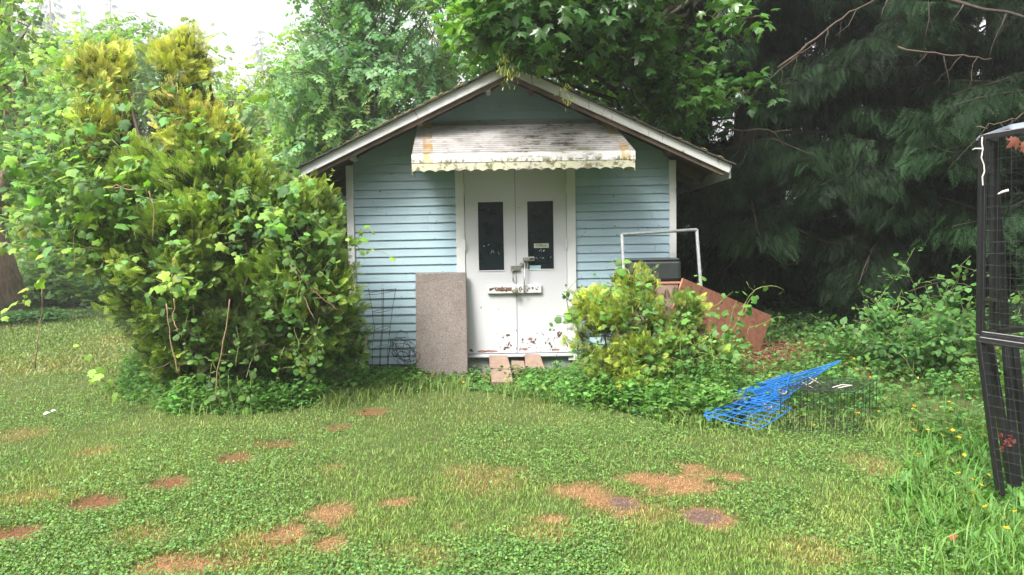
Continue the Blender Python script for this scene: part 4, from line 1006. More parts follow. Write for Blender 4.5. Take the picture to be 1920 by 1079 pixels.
        kind(tri_obj(name, scatter(T_CH, p + UP * rng.uniform(0.004, 0.03, (k, 1)), np.column_stack((np.cos(az), np.sin(az), rng.normal(0.05, .25, k))), UP + .5 * rdir(k, rng), rng.uniform(*s, k), jit(c, k, .4, .1, rng)), CHIP), 'stuff')
    chips('bark_litter', LITTER, 26000, (0.20, 0.085, 0.055)); chips('wood_chips', [(872, 690), (1025, 690), (1025, 716), (872, 716)], 9000, (0.42, 0.24, 0.15), (7.2, 7.9), (0.03, 0.10))
    # buttercups
    fl = []
    n_ = 5; a = np.arange(n_) * 2 * math.pi / n_; V = [(0, 0, 0)]; T = []
    for q_ in a:
        for d, r, z in ((-.5, .75, .30), (0, 1.0, .42), (.5, .75, .30)): V.append((r * math.cos(q_ + d), r * math.sin(q_ + d), z))
        b_ = len(V) - 3; T += [(0, b_, b_ + 1), (0, b_ + 1, b_ + 2)]
    V = np.array(V) * 0.0125; fV = V.copy()
    st = tube([(0, 0, -0.14), (0.008, 0, -0.07), (0, 0, 0)], 0.0012, 3, (0.12, 0.22, 0.05))
    data = cat([(fV, np.array(T), np.tile((0.82, 0.42, 0.01), (len(V), 1))), st])
    spots = []
    def area(poly, n_, hz, label, grp, y=(3, 9)):
        c = 0
        while c < n_:
            px, py = rng.uniform(min(v[0] for v in poly), max(v[0] for v in poly)), rng.uniform(min(v[1] for v in poly), max(v[1] for v in poly))
            if not inpoly(np.array([(px, py)]), poly)[0]: continue
            g = G(px, py); spots.append((g + UP * rng.uniform(*hz), label, grp)); c += 1
    area([(300, 700), (330, 770), (560, 770), (700, 730), (620, 700)], 24, (.10, .26), 'yellow buttercup flower in the weeds under the large vine covered bush', 'buttercups below the large bush')
    area([(1020, 735), (1180, 770), (1330, 790), (1420, 740), (1250, 720)], 34, (.08, .22), 'yellow buttercup flower in front of the small golden bush', 'buttercups below the small bush')
    area([(1640, 800), (1560, 700), (1700, 660), (1830, 690), (1835, 800)], 52, (.05, .16), 'yellow buttercup flower in low weeds between wire crate and kennel', 'buttercups in the right hand weeds')
    area([(1690, 1010), (1700, 830), (1830, 800), (1890, 1010), (1915, 1075)], 20, (.10, .25), 'yellow buttercup flower in long grass near the foot of the kennel', 'buttercups in the long grass')
    area([(1360, 800), (1490, 770), (1640, 760), (1630, 830), (1450, 830)], 14, (.03, .12), 'yellow buttercup flower poking through the wire crates', 'buttercups round the wire crates')
    area([(700, 706), (960, 712), (960, 735), (720, 728)], 12, (.06, .14), 'yellow buttercup flower in weeds at the foot of the pebbly panel and ramp', 'buttercups by the door')
    proto = None
    for p, label, grp in spots:
        if proto is None: o = proto = tri_obj('buttercup', data, PETAL, loc=(0, 0, 0))
        else: o = proto.copy(); COL.objects.link(o)
        o.location = tuple(p); s_ = rng.uniform(0.8, 1.35); o.scale = (s_,) * 3; o.rotation_euler = (rng.normal(0.25, 0.3), rng.normal(0, 0.3), rng.uniform(0, 6))
        tag(o, label, 'flower', grp)
    # litter on the lawn
    for (px, py), lab in (((80, 781), 'larger pale scrap of paper lying on the lawn beside the bush'), ((95, 776), 'smaller white scrap lying on the grass beyond the bush')):
        g = G(px, py); lf = scatter(T_OVATE, np.array([g + (0, 0, .03)]), np.array([(1, .2, .1)]), np.array([(0, -.5, 1.)]), 0.06 if px < 90 else .045, np.array((0.6, 0.6, 0.55)))
        tag(tri_obj('paper_scrap', lf, DEADLEAF, loc=g), lab, 'litter')
    g = G(1780, 1030); lf = scatter(T_OVATE, np.array([g + (0, 0, .05)]), np.array([(1, .2, .4)]), np.array([(0, -.8, 1.)]), 0.045, np.array((0.35, 0.08, 0.05)))
    tag(tri_obj('dead_leaf', lf, DEADLEAF, loc=g), 'small rusty red leaf lying in the long grass', 'leaf')
build_weeds()

# ------------------------------------------------------------------ bushes and vines
def blob_cloud(c, r, k, rng, shell=0.55):
    """points in an ellipsoid, thicker towards its skin, with the outward direction"""
    d = rdir(k, rng); u = rng.random(k) ** 0.33; u = shell + (1 - shell) * u
    return np.array(c) + d * np.array(r) * u[:, None], d
def clump_fronds(c, out, k, rng, rr, L, base, tip, tpl=None, up=0.5, droop=0.0):
    """one lobe of golden cedar: flat sprays fanned round its axis"""
    tpl = tpl or T_FROND
    d = norm(out * 0.9 + UP * up + 0.75 * rdir(k, rng)); pos = c + rdir(k, rng) * rr * (rng.random((k, 1)) ** 0.5) - out * rr * 0.35
    d = norm(d - UP * droop); z = norm(np.cross(d, rdir(k, rng)))
    return scatter(tpl, pos, d, z, L * rng.uniform(0.6, 1.25, k), base, tip)
def vine_leaf_run(pts, rng, step, size, col, out=None, tpl=None, flop=0.5):
    pts = np.asarray(pts); seg = np.linalg.norm(np.diff(pts, axis=0), axis=1); s = np.concatenate(([0], np.cumsum(seg)))
    t = np.arange(0.03, s[-1], step); t = t + rng.normal(0, step * .25, len(t)); k = len(t)
    if k == 0: return None
    p = np.column_stack([np.interp(t, s, pts[:, i]) for i in range(3)])
    out = np.array((0, -1, 0)) if out is None else out
    az = rdir(k, rng); pos = p + az * size * 0.45 + out * size * 0.4
    yd = norm(az * 0.8 + out * 0.4 - UP * flop); zd = norm(out * 0.7 + UP * 0.75 + 0.5 * rdir(k, rng))
    sz = size * rng.uniform(0.4, 1.3, k) * np.interp(t / s[-1], [0, .75, 1], [1, 1, .55])
    return scatter(tpl or T_VINE, pos, yd, zd, sz, col[rng.integers(0, len(col), k)] * rng.normal(1, .12, (k, 1)))

def build_big_bush():
    rng = np.random.default_rng(61)
    base = gpt(P(390, 760, 7.0)[0], 7.0)
    root = thing('golden_cedar_bush', 'big golden tipped cedar bush overgrown with vines left of the shed', 'bush', base)
    # lobes as (px, py, Y, rx px, ry px): two leaders, a broad waist, the low lobe toward the shed
    lobes = [(195, 150, 7.1, 48, 62), (345, 125, 7.0, 42, 60), (345, 215, 6.95, 58, 65), (200, 250, 7.1, 60, 70), (395, 270, 6.9, 60, 55), (290, 350, 6.9, 100, 75),
             (410, 370, 6.8, 120, 95), (230, 430, 6.9, 95, 95), (360, 480, 6.7, 140, 100), (520, 420, 6.85, 100, 80), (570, 400, 7.0, 70, 60), (560, 520, 6.75, 110, 90),
             (420, 580, 6.75, 150, 85), (290, 570, 6.8, 85, 80), (600, 600, 6.9, 75, 70), (470, 650, 6.85, 150, 50), (635, 640, 6.95, 50, 45), (330, 650, 6.85, 80, 50), (170, 320, 7.1, 50, 70)]
    parts, spots = [], []
    for (px, py, Y, rx, ry) in lobes:
        c = P(px, py, Y); r = np.array((rx, min(rx, ry) * 0.95, ry)) * Y / F
        k = int(6 + rx * ry / 330); d = rdir(k, rng); d = d[(d[:, 1] < 0.45)]
        for q in d:
            pos = c + q * r * rng.uniform(0.62, 1.02); spots.append((pos, norm(q * (1, 1, 0.8)), pos[2]))
    for pos, out, z in spots:
        q = proj(pos)
        if 160 < q[0] < 250 and 250 < q[1] < 385 and rng.random() < .75: continue
        if 250 < q[0] < 330 and 470 < q[1] < 560 and rng.random() < .5: continue
        zz = np.clip((z - 0.4) / 2.9, 0, 1); gold = np.clip(rng.normal(0.26 + 0.62 * zz ** 2, 0.25), 0, 1)
        if rng.random() < 0.10: gold = 0.9
        k = int(rng.uniform(46, 84))
        b0 = np.array((0.075, 0.13, 0.04)) * (1 - gold) + np.array((0.17, 0.29, 0.055)) * gold
        t0 = np.array((0.16, 0.27, 0.07)) * (1 - gold) + np.array((0.52, 0.66, 0.12)) * gold
        if zz > 0.72: t0 = t0 * 0.45 + np.array((0.90, 0.76, 0.20)) * 0.6
        br = rng.normal(1, .15)
        parts.append(clump_fronds(pos, out, k, rng, 0.17, 0.105, jit(b0 * br, k, .15, .06, rng), jit(t0 * br, k, .2, .07, rng), up=0.35 + 0.5 * zz))
    # duller, darker green sprays inside
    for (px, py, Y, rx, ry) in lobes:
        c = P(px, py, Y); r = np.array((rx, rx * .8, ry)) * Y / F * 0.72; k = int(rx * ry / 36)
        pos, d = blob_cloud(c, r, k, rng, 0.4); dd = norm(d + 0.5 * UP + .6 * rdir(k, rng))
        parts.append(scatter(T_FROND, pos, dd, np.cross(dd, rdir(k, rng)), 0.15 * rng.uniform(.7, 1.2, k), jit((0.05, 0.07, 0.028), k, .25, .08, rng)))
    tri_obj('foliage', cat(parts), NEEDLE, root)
    st = []
    for (px, py) in ((195, 90), (230, 170), (345, 75), (330, 200), (250, 320), (400, 300), (450, 430), (560, 400), (600, 560), (280, 500), (380, 560), (200, 420), (500, 560)):
        b0 = base + np.array((rng.normal(0, .25), rng.normal(0.05, .12), -0.05)); e = P(px, py, 7.0); st.append(tube(wig(b0, e, 9, .05, rng=rng), np.linspace(0.045, 0.008, 9), 6))
    for k in range(170):
        l = lobes[rng.integers(len(lobes))]; c = P(l[0] + rng.normal(0, l[3] * .5), l[1] + rng.normal(0, l[4] * .5), l[2] - rng.uniform(-.1, .35)); e = c + rdir(1, rng)[0] * rng.uniform(.15, .5)
        st.append(tube(wig(c, e, 5, .12, rng=rng), np.linspace(0.007, 0.002, 5), 4))
    tri_obj('stem', cat(st), DEADTWIG, root)

    # vines: stems that ramble over the bush, hanging well clear of it on the left
    vroot = thing('climbing_vine', 'bright green lobed vine rambling over the big cedar bush and hanging left', 'vine', base + np.array((-0.3, -0.35, 0)))
    lv, sv = [], []
    cols = np.concatenate((jit((0.15, 0.30, 0.065), 40, .25, .08, rng), jit((0.26, 0.43, 0.07), 26, .2, .08, rng), jit((0.12, 0.245, 0.085), 34, .2, .08, rng)))
    zones = [((0, 270), (50, 290), 6.6, 26, 90, 50), ((60, 200), (140, 440), 6.5, 26, 110, 90), ((100, 440), (160, 320), 6.4, 14, 50, 60), ((180, 330), (300, 130), 6.6, 12, 90, 80), ((330, 190), (430, 260), 6.5, 12, 70, 50),
             ((300, 450), (350, 540), 6.15, 5, 50, 40), ((430, 350), (560, 400), 6.45, 22, 50, 30), ((470, 420), (590, 480), 6.4, 8, 50, 40), ((200, 330), (280, 380), 6.4, 8, 60, 50), ((500, 365), (590, 400), 6.55, 9, 60, 24)]
    for (a, b, Y, n_, sx, sy) in zones:
        for i in range(n_):
            u = rng.random(); m = np.array(a) * (1 - u) + np.array(b) * u + rng.normal(0, 1, 2) * (sx * .4, sy * .4); L = rng.uniform(60, 170) if m[0] < 330 else rng.uniform(40, 90); ang = rng.uniform(0, 6.28)
            q = m + np.array((math.cos(ang), math.sin(ang) * .7)) * L
            Y0, Y1 = Y + rng.normal(0, .22), Y + rng.normal(0, .22)
            p = wig(P(*m, Y0), P(*q, Y1), 8, .07, rng.uniform(-.06, .15), rng)
            r_ = vine_leaf_run(p, rng, 0.060, rng.uniform(0.05, 0.105), cols[rng.integers(0, len(cols), 12)], np.array((rng.normal(0, .3), -1, rng.normal(0, .2))))
            if r_ is not None: lv.append(r_)
            sv.append(tube(p, np.linspace(.0035, .0015, 8), 4, (0.16, 0.22, 0.06)))
    # loose curtain further back on the left
    for i in range(75):
        m = np.array((rng.uniform(-60, 190), rng.uniform(110, 420))); q = m + np.array((rng.normal(0, 30), rng.uniform(60, 170))); q[1] = min(q[1], 400 if q[0] < 75 else 560); m[1] = min(m[1], 330 if m[0] < 75 else 450); Y0 = rng.uniform(6.7, 7.6)
        p = wig(P(*m, Y0), P(*q, Y0 + rng.normal(0, .2)), 8, .07, 0, rng); r_ = vine_leaf_run(p, rng, 0.050, rng.uniform(0.055, 0.105), cols[rng.integers(0, len(cols), 12)])
        lv.append(r_); sv.append(tube(p, np.linspace(.004, .0015, 8), 4, (0.16, 0.22, 0.06)))
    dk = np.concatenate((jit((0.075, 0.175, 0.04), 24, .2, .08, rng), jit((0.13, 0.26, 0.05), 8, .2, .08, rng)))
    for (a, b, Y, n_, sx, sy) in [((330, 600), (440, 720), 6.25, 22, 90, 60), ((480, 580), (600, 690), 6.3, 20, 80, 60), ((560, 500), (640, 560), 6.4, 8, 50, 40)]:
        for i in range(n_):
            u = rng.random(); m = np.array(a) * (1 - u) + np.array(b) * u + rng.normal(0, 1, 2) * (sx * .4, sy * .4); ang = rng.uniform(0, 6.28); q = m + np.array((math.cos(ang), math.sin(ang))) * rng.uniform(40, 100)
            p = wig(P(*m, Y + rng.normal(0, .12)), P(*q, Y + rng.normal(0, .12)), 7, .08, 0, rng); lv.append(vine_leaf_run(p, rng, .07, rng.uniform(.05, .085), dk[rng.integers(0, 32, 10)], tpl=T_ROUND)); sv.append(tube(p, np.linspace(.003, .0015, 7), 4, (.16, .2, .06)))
    runs = [([(-30, 610), (30, 575), (80, 520), (120, 470)], 6.3, .07), ([(0, 455), (80, 468), (140, 470), (200, 462)], 6.4, .07), ([(75, 230), (120, 300), (60, 370), (20, 400)], 6.6, .06), ([(60, 45), (75, 90), (110, 150), (160, 215)], 6.8, .10),
            ([(110, 100), (130, 150), (170, 190)], 6.9, .09), ([(640, 460), (700, 470), (745, 485)], 7.1, .07), ([(590, 390), (600, 350), (625, 318)], 7.0, .06), ([(640, 470), (668, 445), (690, 428), (700, 440)], 7.2, .06), ([(430, 190), (480, 175), (520, 180)], 6.8, .06),
            ([(290, 545), (320, 520), (370, 530), (345, 560)], 6.0, .05), ([(200, 720), (170, 690), (160, 640)], 6.4, .12), ([(230, 735), (200, 700), (185, 665)], 6.3, .12), ([(330, 90), (345, 50), (360, 40)], 6.9, .05), ([(150, 130), (100, 130), (85, 95), (95, 70)], 6.9, .06)]
    for pts, Y, st_ in runs:
        q = np.array([P(a, b, Y + rng.normal(0, .05)) for a, b in pts]); t = np.linspace(0, len(q) - 1, 14); q = np.column_stack([np.interp(t, range(len(q)), q[:, i]) for i in range(3)]) + rng.normal(0, .012, (14, 3))
        lv.append(vine_leaf_run(q, rng, st_, 0.085, cols[40:66])); sv.append(tube(q, np.linspace(.005, .002, 14), 5, (0.22, 0.2, 0.07)))
    tri_obj('leaves', cat(lv), LEAF, vroot)
    # bare reddish and grey runners, hanging or slanting
    for pts, Y in [([(280, 360), (290, 400), (287, 450)], 6.2), ([(430, 560), (425, 620), (408, 680), (405, 740), (415, 760)], 6.0), ([(313, 570), (318, 640), (335, 705)], 6.05), ([(327, 560), (326, 600), (333, 622)], 6.05), ([(540, 498), (600, 555), (640, 585)], 6.35), ([(65, 690), (70, 640), (78, 590), (80, 540)], 6.35),
                   ([(190, 355), (215, 350), (240, 348)], 6.3), ([(138, 430), (140, 470), (140, 505)], 6.5), ([(555, 508), (570, 560), (590, 600)], 6.3), ([(170, 360), (220, 352), (250, 356)], 6.3), ([(330, 480), (322, 520), (320, 560)], 6.1)]:
        q = np.array([P(a, b, Y + rng.normal(0, .03)) for a, b in pts]); t = np.linspace(0, len(q) - 1, 10); q = np.column_stack([np.interp(t, range(len(q)), q[:, i]) for i in range(3)]) + rng.normal(0, .006, (10, 3))
        sv.append(tube(q, np.linspace(.0055, .0032, 10), 5, (0.30, 0.19, 0.13)))
    tri_obj('stem', cat(sv), VINESTEM, vroot)
VINESTEM = m_leaf('vine_stem', 0.0, 0.6, 0.3)

def build_small_bush():
    rng = np.random.default_rng(71)
    base = gpt(P(1200, 760, 6.7)[0], 6.7)
    root = thing('golden_cedar_shrub', 'small golden cedar shrub in front of the bin and the plywood sheet', 'bush', base)
    lobes = [(1190, 545, 6.85, 42, 42), (1125, 585, 6.8, 55, 40), (1180, 600, 6.7, 70, 50), (1270, 590, 6.8, 50, 42), (1130, 650, 6.65, 65, 50), (1210, 660, 6.6, 80, 50), (1290, 660, 6.7, 60, 55), (1325, 685, 6.7, 55, 50), (1345, 730, 6.6, 45, 35), (1170, 705, 6.55, 80, 40), (1260, 720, 6.5, 70, 40)]
    parts = []
    for li, (px, py, Y, rx, ry) in enumerate(lobes):
        c = P(px, py, Y); r = np.array((rx, rx * .95, ry)) * Y / F; k = int(10 + rx * ry / 150); d = rdir(k, rng); d = d[d[:, 1] < .5]
        for q in d:
            pos = c + q * r * rng.uniform(.6, 1.0); gold = np.clip(rng.normal((0.58 if py < 620 else .44) if px < 1240 else 0.30, .28), 0, 1); n_ = int(rng.uniform(30, 52))
            b0 = np.array((0.085, 0.14, 0.04)) * (1 - gold) + np.array((0.20, 0.30, 0.055)) * gold; t0 = np.array((0.19, 0.31, 0.07)) * (1 - gold) + np.array((0.66, 0.72, 0.12)) * gold
            parts.append(clump_fronds(pos, q, n_, rng, .11, .085, jit(b0, n_, .15, .06, rng), jit(t0, n_, .2, .07, rng), up=.6))
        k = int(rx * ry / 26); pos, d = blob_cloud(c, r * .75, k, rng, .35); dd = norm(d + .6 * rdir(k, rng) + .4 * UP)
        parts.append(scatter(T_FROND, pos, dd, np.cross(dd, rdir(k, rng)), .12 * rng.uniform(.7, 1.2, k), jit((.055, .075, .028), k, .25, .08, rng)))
    tri_obj('foliage', cat(parts), NEEDLE, root)
    st = [tube(wig(base + (rng.normal(0, .12), rng.normal(0, .08), -.03), P(l[0], l[1], l[2]), 7, .06, rng=rng), np.linspace(.02, .005, 7), 5) for l in lobes]
    for k in range(60):
        l = lobes[rng.integers(len(lobes))]; c = P(l[0] + rng.normal(0, l[3] * .5), l[1] + rng.normal(0, l[4] * .5), l[2] - .15); st.append(tube(wig(c, c + rdir(1, rng)[0] * .25, 4, .1, rng=rng), np.linspace(.004, .0015, 4), 4))
    tri_obj('stem', cat(st), DEADTWIG, root)
    v = thing('bindweed_vine', 'heart leaved vine climbing over the small golden shrub and waving free', 'vine', base + np.array((.1, -.35, 0)))
    lv, sv = [], []; cols = np.concatenate((jit((0.10, 0.225, 0.05), 34, .2, .08, rng), jit((0.16, 0.30, 0.06), 16, .2, .08, rng)))
    for (a, b, Y, n_) in [((1180, 530), (1210, 590), 6.45, 14), ((1230, 610), (1330, 700), 6.4, 40), ((1090, 560), (1130, 600), 6.5, 6), ((1200, 690), (1360, 740), 6.3, 34), ((1300, 690), (1380, 620), 6.45, 10), ((1080, 680), (1180, 730), 6.35, 6), ((1300, 560), (1330, 600), 6.55, 4)]:
        for i in range(n_):
            u = rng.random(); m = np.array(a) * (1 - u) + np.array(b) * u + rng.normal(0, 12, 2); an = rng.uniform(0, 6.28); q = m + np.array((math.cos(an), math.sin(an))) * rng.uniform(30, 80)
            p = wig(P(*m, Y + rng.normal(0, .1)), P(*q, Y + rng.normal(0, .1)), 6, .08, 0, rng); lv.append(vine_leaf_run(p, rng, .055, rng.uniform(.035, .07), cols[rng.integers(0, 50, 10)], tpl=T_ROUND if rng.random() < .5 else T_VINE)); sv.append(tube(p, np.linspace(.003, .0015, 6), 4, (.16, .22, .06)))
    for pts in ([(1330, 690), (1360, 640), (1385, 600), (1400, 560), (1420, 540), (1450, 537), (1470, 545), (1462, 555)], [(1345, 700), (1375, 650), (1395, 590), (1412, 545), (1400, 530)], [(1080, 600), (1062, 575), (1065, 540), (1085, 525)], [(1185, 520), (1170, 495), (1150, 488), (1140, 500)], [(1340, 670), (1395, 640), (1405, 610)]):
        q = np.array([P(a, b, 6.5 + rng.normal(0, .04)) for a, b in pts]); t = np.linspace(0, len(q) - 1, 14); q = np.column_stack([np.interp(t, range(len(q)), q[:, i]) for i in range(3)]) + rng.normal(0, .008, (14, 3))
        lv.append(vine_leaf_run(q[:10], rng, .05, .075, cols, tpl=T_ROUND)); sv.append(tube(q, np.linspace(.005, .002, 14), 5, (.2, .24, .07)))
    tri_obj('leaves', cat(lv), LEAF, v); tri_obj('stem', cat(sv), VINESTEM, v)

def build_leafy_shrub():
    rng = np.random.default_rng(81)
    def shrub(label, bx, Y, stems, size, cols, name='leafy_shrub'):
        base = gpt(P(bx, 690, Y)[0], Y); root = thing(name, label, 'shrub', base); lv, sv = [], []
        for (px, py, y2) in stems:
            b0 = base + np.array((rng.normal(0, .3), rng.normal(0, .25), 0)); e = P(px, py, y2); e[2] = max(e[2], .12); p = wig(b0, e, 9, .06, -.06, rng); p[:, 2] = np.maximum(p[:, 2], .03)
            lv.append(vine_leaf_run(p[1:], rng, .05, size, cols, np.array((rng.normal(0, .5), -.8, .2)), T_OVATE, .25)); sv.append(tube(p, np.linspace(.006, .002, 9), 4, (.14, .17, .06)))
            for j in (4, 5, 6, 7):
                e2 = p[j] + norm(rng.normal(0, 1, 3) * (1, .8, .5)) * rng.uniform(.12, .3); p2 = wig(p[j], e2, 5, .06, 0, rng); lv.append(vine_leaf_run(p2, rng, .045, size * .9, cols, np.array((rng.normal(0, .5), -.8, .2)), T_OVATE, .25)); sv.append(tube(p2, np.linspace(.003, .0015, 5), 4, (.14, .17, .06)))
        tri_obj('leaves', cat(lv), LEAF, root); tri_obj('stem', cat(sv), VINESTEM, root)
    c1 = np.concatenate((jit((0.075, 0.185, 0.05), 30, .2, .08, rng), jit((0.11, 0.24, 0.055), 12, .2, .08, rng)))
    S = [(rng.uniform(1610, 1840), rng.uniform(540, 690), rng.uniform(6.6, 7.8)) for k in range(46)] + [(1715, 465, 7.4), (1700, 500, 7.4), (1520, 590, 7.2), (1560, 615, 7.2), (1640, 560, 7.3), (1820, 480, 7.1), (1800, 510, 7.2), (1780, 530, 7.0), (1600, 600, 7.3)]
    shrub('leafy green shrub with oval leaves growing left of the black kennel', 1740, 7.3, S, .085, c1)
    S = [(rng.uniform(1850, 2050), rng.uniform(480, 690), rng.uniform(6.2, 7.4)) for k in range(22)]
    shrub('oval leaved green shrub seen through the mesh of the kennel', 1950, 6.9, S, .085, c1)
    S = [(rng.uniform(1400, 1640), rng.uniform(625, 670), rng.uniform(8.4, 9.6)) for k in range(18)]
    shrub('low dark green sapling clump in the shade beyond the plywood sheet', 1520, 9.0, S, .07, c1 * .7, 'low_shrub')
build_big_bush(); build_small_bush(); build_leafy_shrub()

# ------------------------------------------------------------------ trees
def limb_set(base, r0, tips, rng, top, bend=0.08, twigs=5, ur=(.45, .75)):
    """a trunk with one limb to every clump and a few twigs inside it"""
    parts = [tube(wig(base - (0, 0, .15), top, 8, .03, rng=rng), np.linspace(r0, r0 * .3, 8) * np.array([1.35] + [1] * 7), 9)]
    for c, rr in tips:
        u = np.clip((c[2] - base[2]) / max(top[2] - base[2], .1) * rng.uniform(*ur), .12, .97); a = base + (top - base) * u; n = 7
        parts.append(tube(wig(a, c, n, bend, -np.linalg.norm(c - a) * .05, rng), np.linspace(max(.012, r0 * (1 - u) * .6), .010, n), 5))
        for j in range(twigs):
            e = c + rdir(1, rng)[0] * rr * rng.uniform(.6, 1.05); parts.append(tube(wig(c, e, 4, .08, 0, rng), np.linspace(.010, .003, 4), 4))
    return cat(parts)
def leaf_clump(c, rr, k, rng, tpl, size, col, flat=0.7, hang=0.35):
    d = rdir(k, rng); pos = c + d * (rr * np.array((1, 1, flat))) * (rng.random((k, 1)) ** .45)
    az = rdir(k, rng) * (1, 1, .4); yd = norm(az + d * .5 - UP * hang); zd = UP + .6 * rdir(k, rng)
    return scatter(tpl, pos, yd, zd, size * rng.uniform(.65, 1.25, k), col)
def broadleaf(name, label, base, clumps, tpl, size, per, cols, r0, rng, bark, m_=None, top=None, group=None, flat=.7, hang=.35, twigs=5, extra=None, cat_='tree', ur=(.45, .75)):
    base = np.array(base, float); root = thing(name, label, cat_, base, group)
    pts = [(np.array(c), r) for c, r in clumps]
    top = np.array(top) if top is not None else np.array((base[0], base[1], max(c[2] for c, _ in pts) * .85))
    tri_obj('trunk', limb_set(base, r0, pts, rng, top, twigs=twigs, ur=ur), bark, root)
    L = []
    for c, r in pts:
        k = max(6, int(per * r * r)); b = cols[rng.integers(len(cols))] * rng.normal(1, .12)
        L.append(leaf_clump(c, r, k, rng, tpl, size, jit(b, k, .16, .07, rng), flat, hang))
    if extra is not None: L += extra
    tri_obj('crown', cat(L), m_ or LEAF, root)
    return root
def pxclumps(spec, rng):
    """(px0, px1, py0, py1, Y0, Y1, n, r0, r1) regions -> clump centres"""
    out = []
    for x0, x1, y0, y1, Ya, Yb, n, ra, rb in spec:
        for i in range(n): out.append((P(rng.uniform(x0, x1), rng.uniform(y0, y1), rng.uniform(Ya, Yb)), rng.uniform(ra, rb)))
    return out

def build_trees():
    rng = np.random.default_rng(91)
    # big mossy trunk at the far left of the lawn, its boughs hanging in at the top corner
    b = gpt(P(8, 600, 15.6)[0], 15.6)
    broadleaf('maple_tree', 'old tree with thick mossy reddish trunk at the left edge of the lawn', b,
              pxclumps([(-80, 70, -40, 150, 12.5, 14, 9, .5, .9), (-140, 40, -260, -90, 13, 17, 8, .8, 1.3), (-300, -90, -100, 300, 13, 18, 12, .9, 1.4)], rng), T_SPRIG, .24, 80,
              [np.array((.19, .32, .10)), np.array((.15, .27, .10))], .47, rng, BARKMOSS, top=b + (0.15, 0, 11))
    ivy_p = sample = np.column_stack((b[0] + rng.normal(0, .9, 500), b[1] - .3 + rng.normal(0, .5, 500), np.zeros(500)))
    kind(tri_obj('ivy', weed_plants(ivy_p, rng, np.full(500, .25), .09, T_VINE, jit((.05, .12, .04), 500, .2, .08, rng), 5, .15), LEAF), 'stuff')
    # pale alders and willows beyond the lawn
    g1 = [np.array((.26, .40, .10)), np.array((.21, .35, .11)), np.array((.30, .43, .10)), np.array((.18, .31, .12))]
    for label, bx, Y, spec, n0 in (('light green alder behind the hanging vine at the left', 95, 20, [(20, 190, 120, 560, 19, 22, 44, .7, 1.2)], .14),
                                   ('pale leafy tree with slanting bare twigs rising behind the golden bush top', 250, 24, [(130, 370, 70, 420, 23, 26, 54, .9, 1.5)], .16),
                                   ('yellowish green tree between the golden bush and the shed roof', 450, 22, [(370, 560, 150, 470, 21, 24, 46, .8, 1.3)], .14),
                                   ('thin light green tree filling the gap above the left eave', 560, 19, [(480, 640, 270, 460, 18, 20, 26, .7, 1.1)], .12),
                                   ('tall pale tree at the back of the lawn behind the alder', 20, 27, [(-60, 130, 60, 420, 26, 29, 36, 1.0, 1.7)], .2)):
        b = gpt(P(bx, 560, Y)[0], Y); cl = pxclumps(spec, rng)
        root = broadleaf('alder_tree', label, b, cl, T_SPRIG, .26, 75, g1, n0, rng, BARKPALE, flat=.8, group='pale trees beyond the lawn')
    # bare arching twigs standing out of them
    # the leafy ash behind the roof: several leaning stems, gaps of sky
    g2 = [np.array((.16, .31, .14)), np.array((.19, .35, .13)), np.array((.14, .28, .14)), np.array((.25, .40, .13))]
    b = gpt(P(700, 500, 14)[0], 14.5)
    cl = pxclumps([(545, 700, -20, 300, 13, 15.5, 44, .45, .85), (690, 840, 20, 240, 13, 15.5, 20, .4, .75), (640, 880, 190, 300, 13.2, 15, 18, .4, .7), (520, 640, 180, 320, 13, 15, 14, .45, .8), (560, 900, -160, -20, 13, 16, 22, .6, 1.0)], rng)
    broadleaf('ash_tree', 'leafy green ash tree rising directly behind the left slope of the roof', b, cl, T_ASH, .25, 120, g2, .14, rng, BARKPALE, top=P(690, -60, 14.5), twigs=6, hang=.6)
    b = gpt(P(830, 500, 16)[0], 16.5)
    cl = pxclumps([(760, 930, -60, 260, 15.5, 18, 20, .45, .8), (720, 900, -160, -40, 15.5, 18, 12, .6, .9)], rng)
    root = broadleaf('ash_tree', 'sparse tree with thin dark stems showing sky left of the ridge', b, cl, T_ASH, .26, 70, g2, .10, rng, BARK, top=P(850, -80, 16.5), twigs=9, hang=.6)
    # big leaf maple over the ridge
    g3 = [np.array((.085, .205, .04)), np.array((.065, .165, .04)), np.array((.14, .28, .045)), np.array((.06, .15, .045))]
    b = gpt(P(1345, 520, 11.5)[0], 12.3)
    front = pxclumps([(905, 1010, 10, 110, 6.9, 7.6, 9, .22, .36), (985, 1120, 20, 165, 6.9, 7.8, 13, .25, .42), (1080, 1240, 0, 190, 7.2, 8.4, 18, .3, .5), (1130, 1330, 60, 255, 7.8, 9.3, 17, .3, .5), (890, 1300, -120, 0, 6.6, 9, 22, .4, .65), (1240, 1420, -40, 190, 8.3, 9.8, 12, .3, .5), (870, 960, -20, 60, 7.2, 8.2, 6, .25, .4)], rng)
    def clear(c):
        q = proj(c[0]); return not (q[0] > 1000 and q[1] + c[1] / c[0][1] * F > 118 + (q[0] - 945) * .43)
    front = [c for c in front if clear(c)] + pxclumps([(975, 1040, 90, 130, 6.9, 7.1, 4, .13, .18), (940, 985, 60, 105, 6.9, 7.1, 3, .15, .2)], rng)
    rear = pxclumps([(880, 1120, -30, 120, 10.5, 12.5, 26, .5, .8), (1050, 1330, 20, 270, 10.5, 12.2, 34, .45, .75), (900, 1400, -220, -40, 10, 13, 26, .7, 1.1)], rng)
    ex = []
    for c, r in rear: k = int(190 * r * r); ex.append(leaf_clump(c, r, k, rng, T_MAPLE, .15, jit(g3[rng.integers(4)] * 1.15, k, .18, .07, rng), .7, .45))  # rear leaves brightened in colour, as if lit from behind
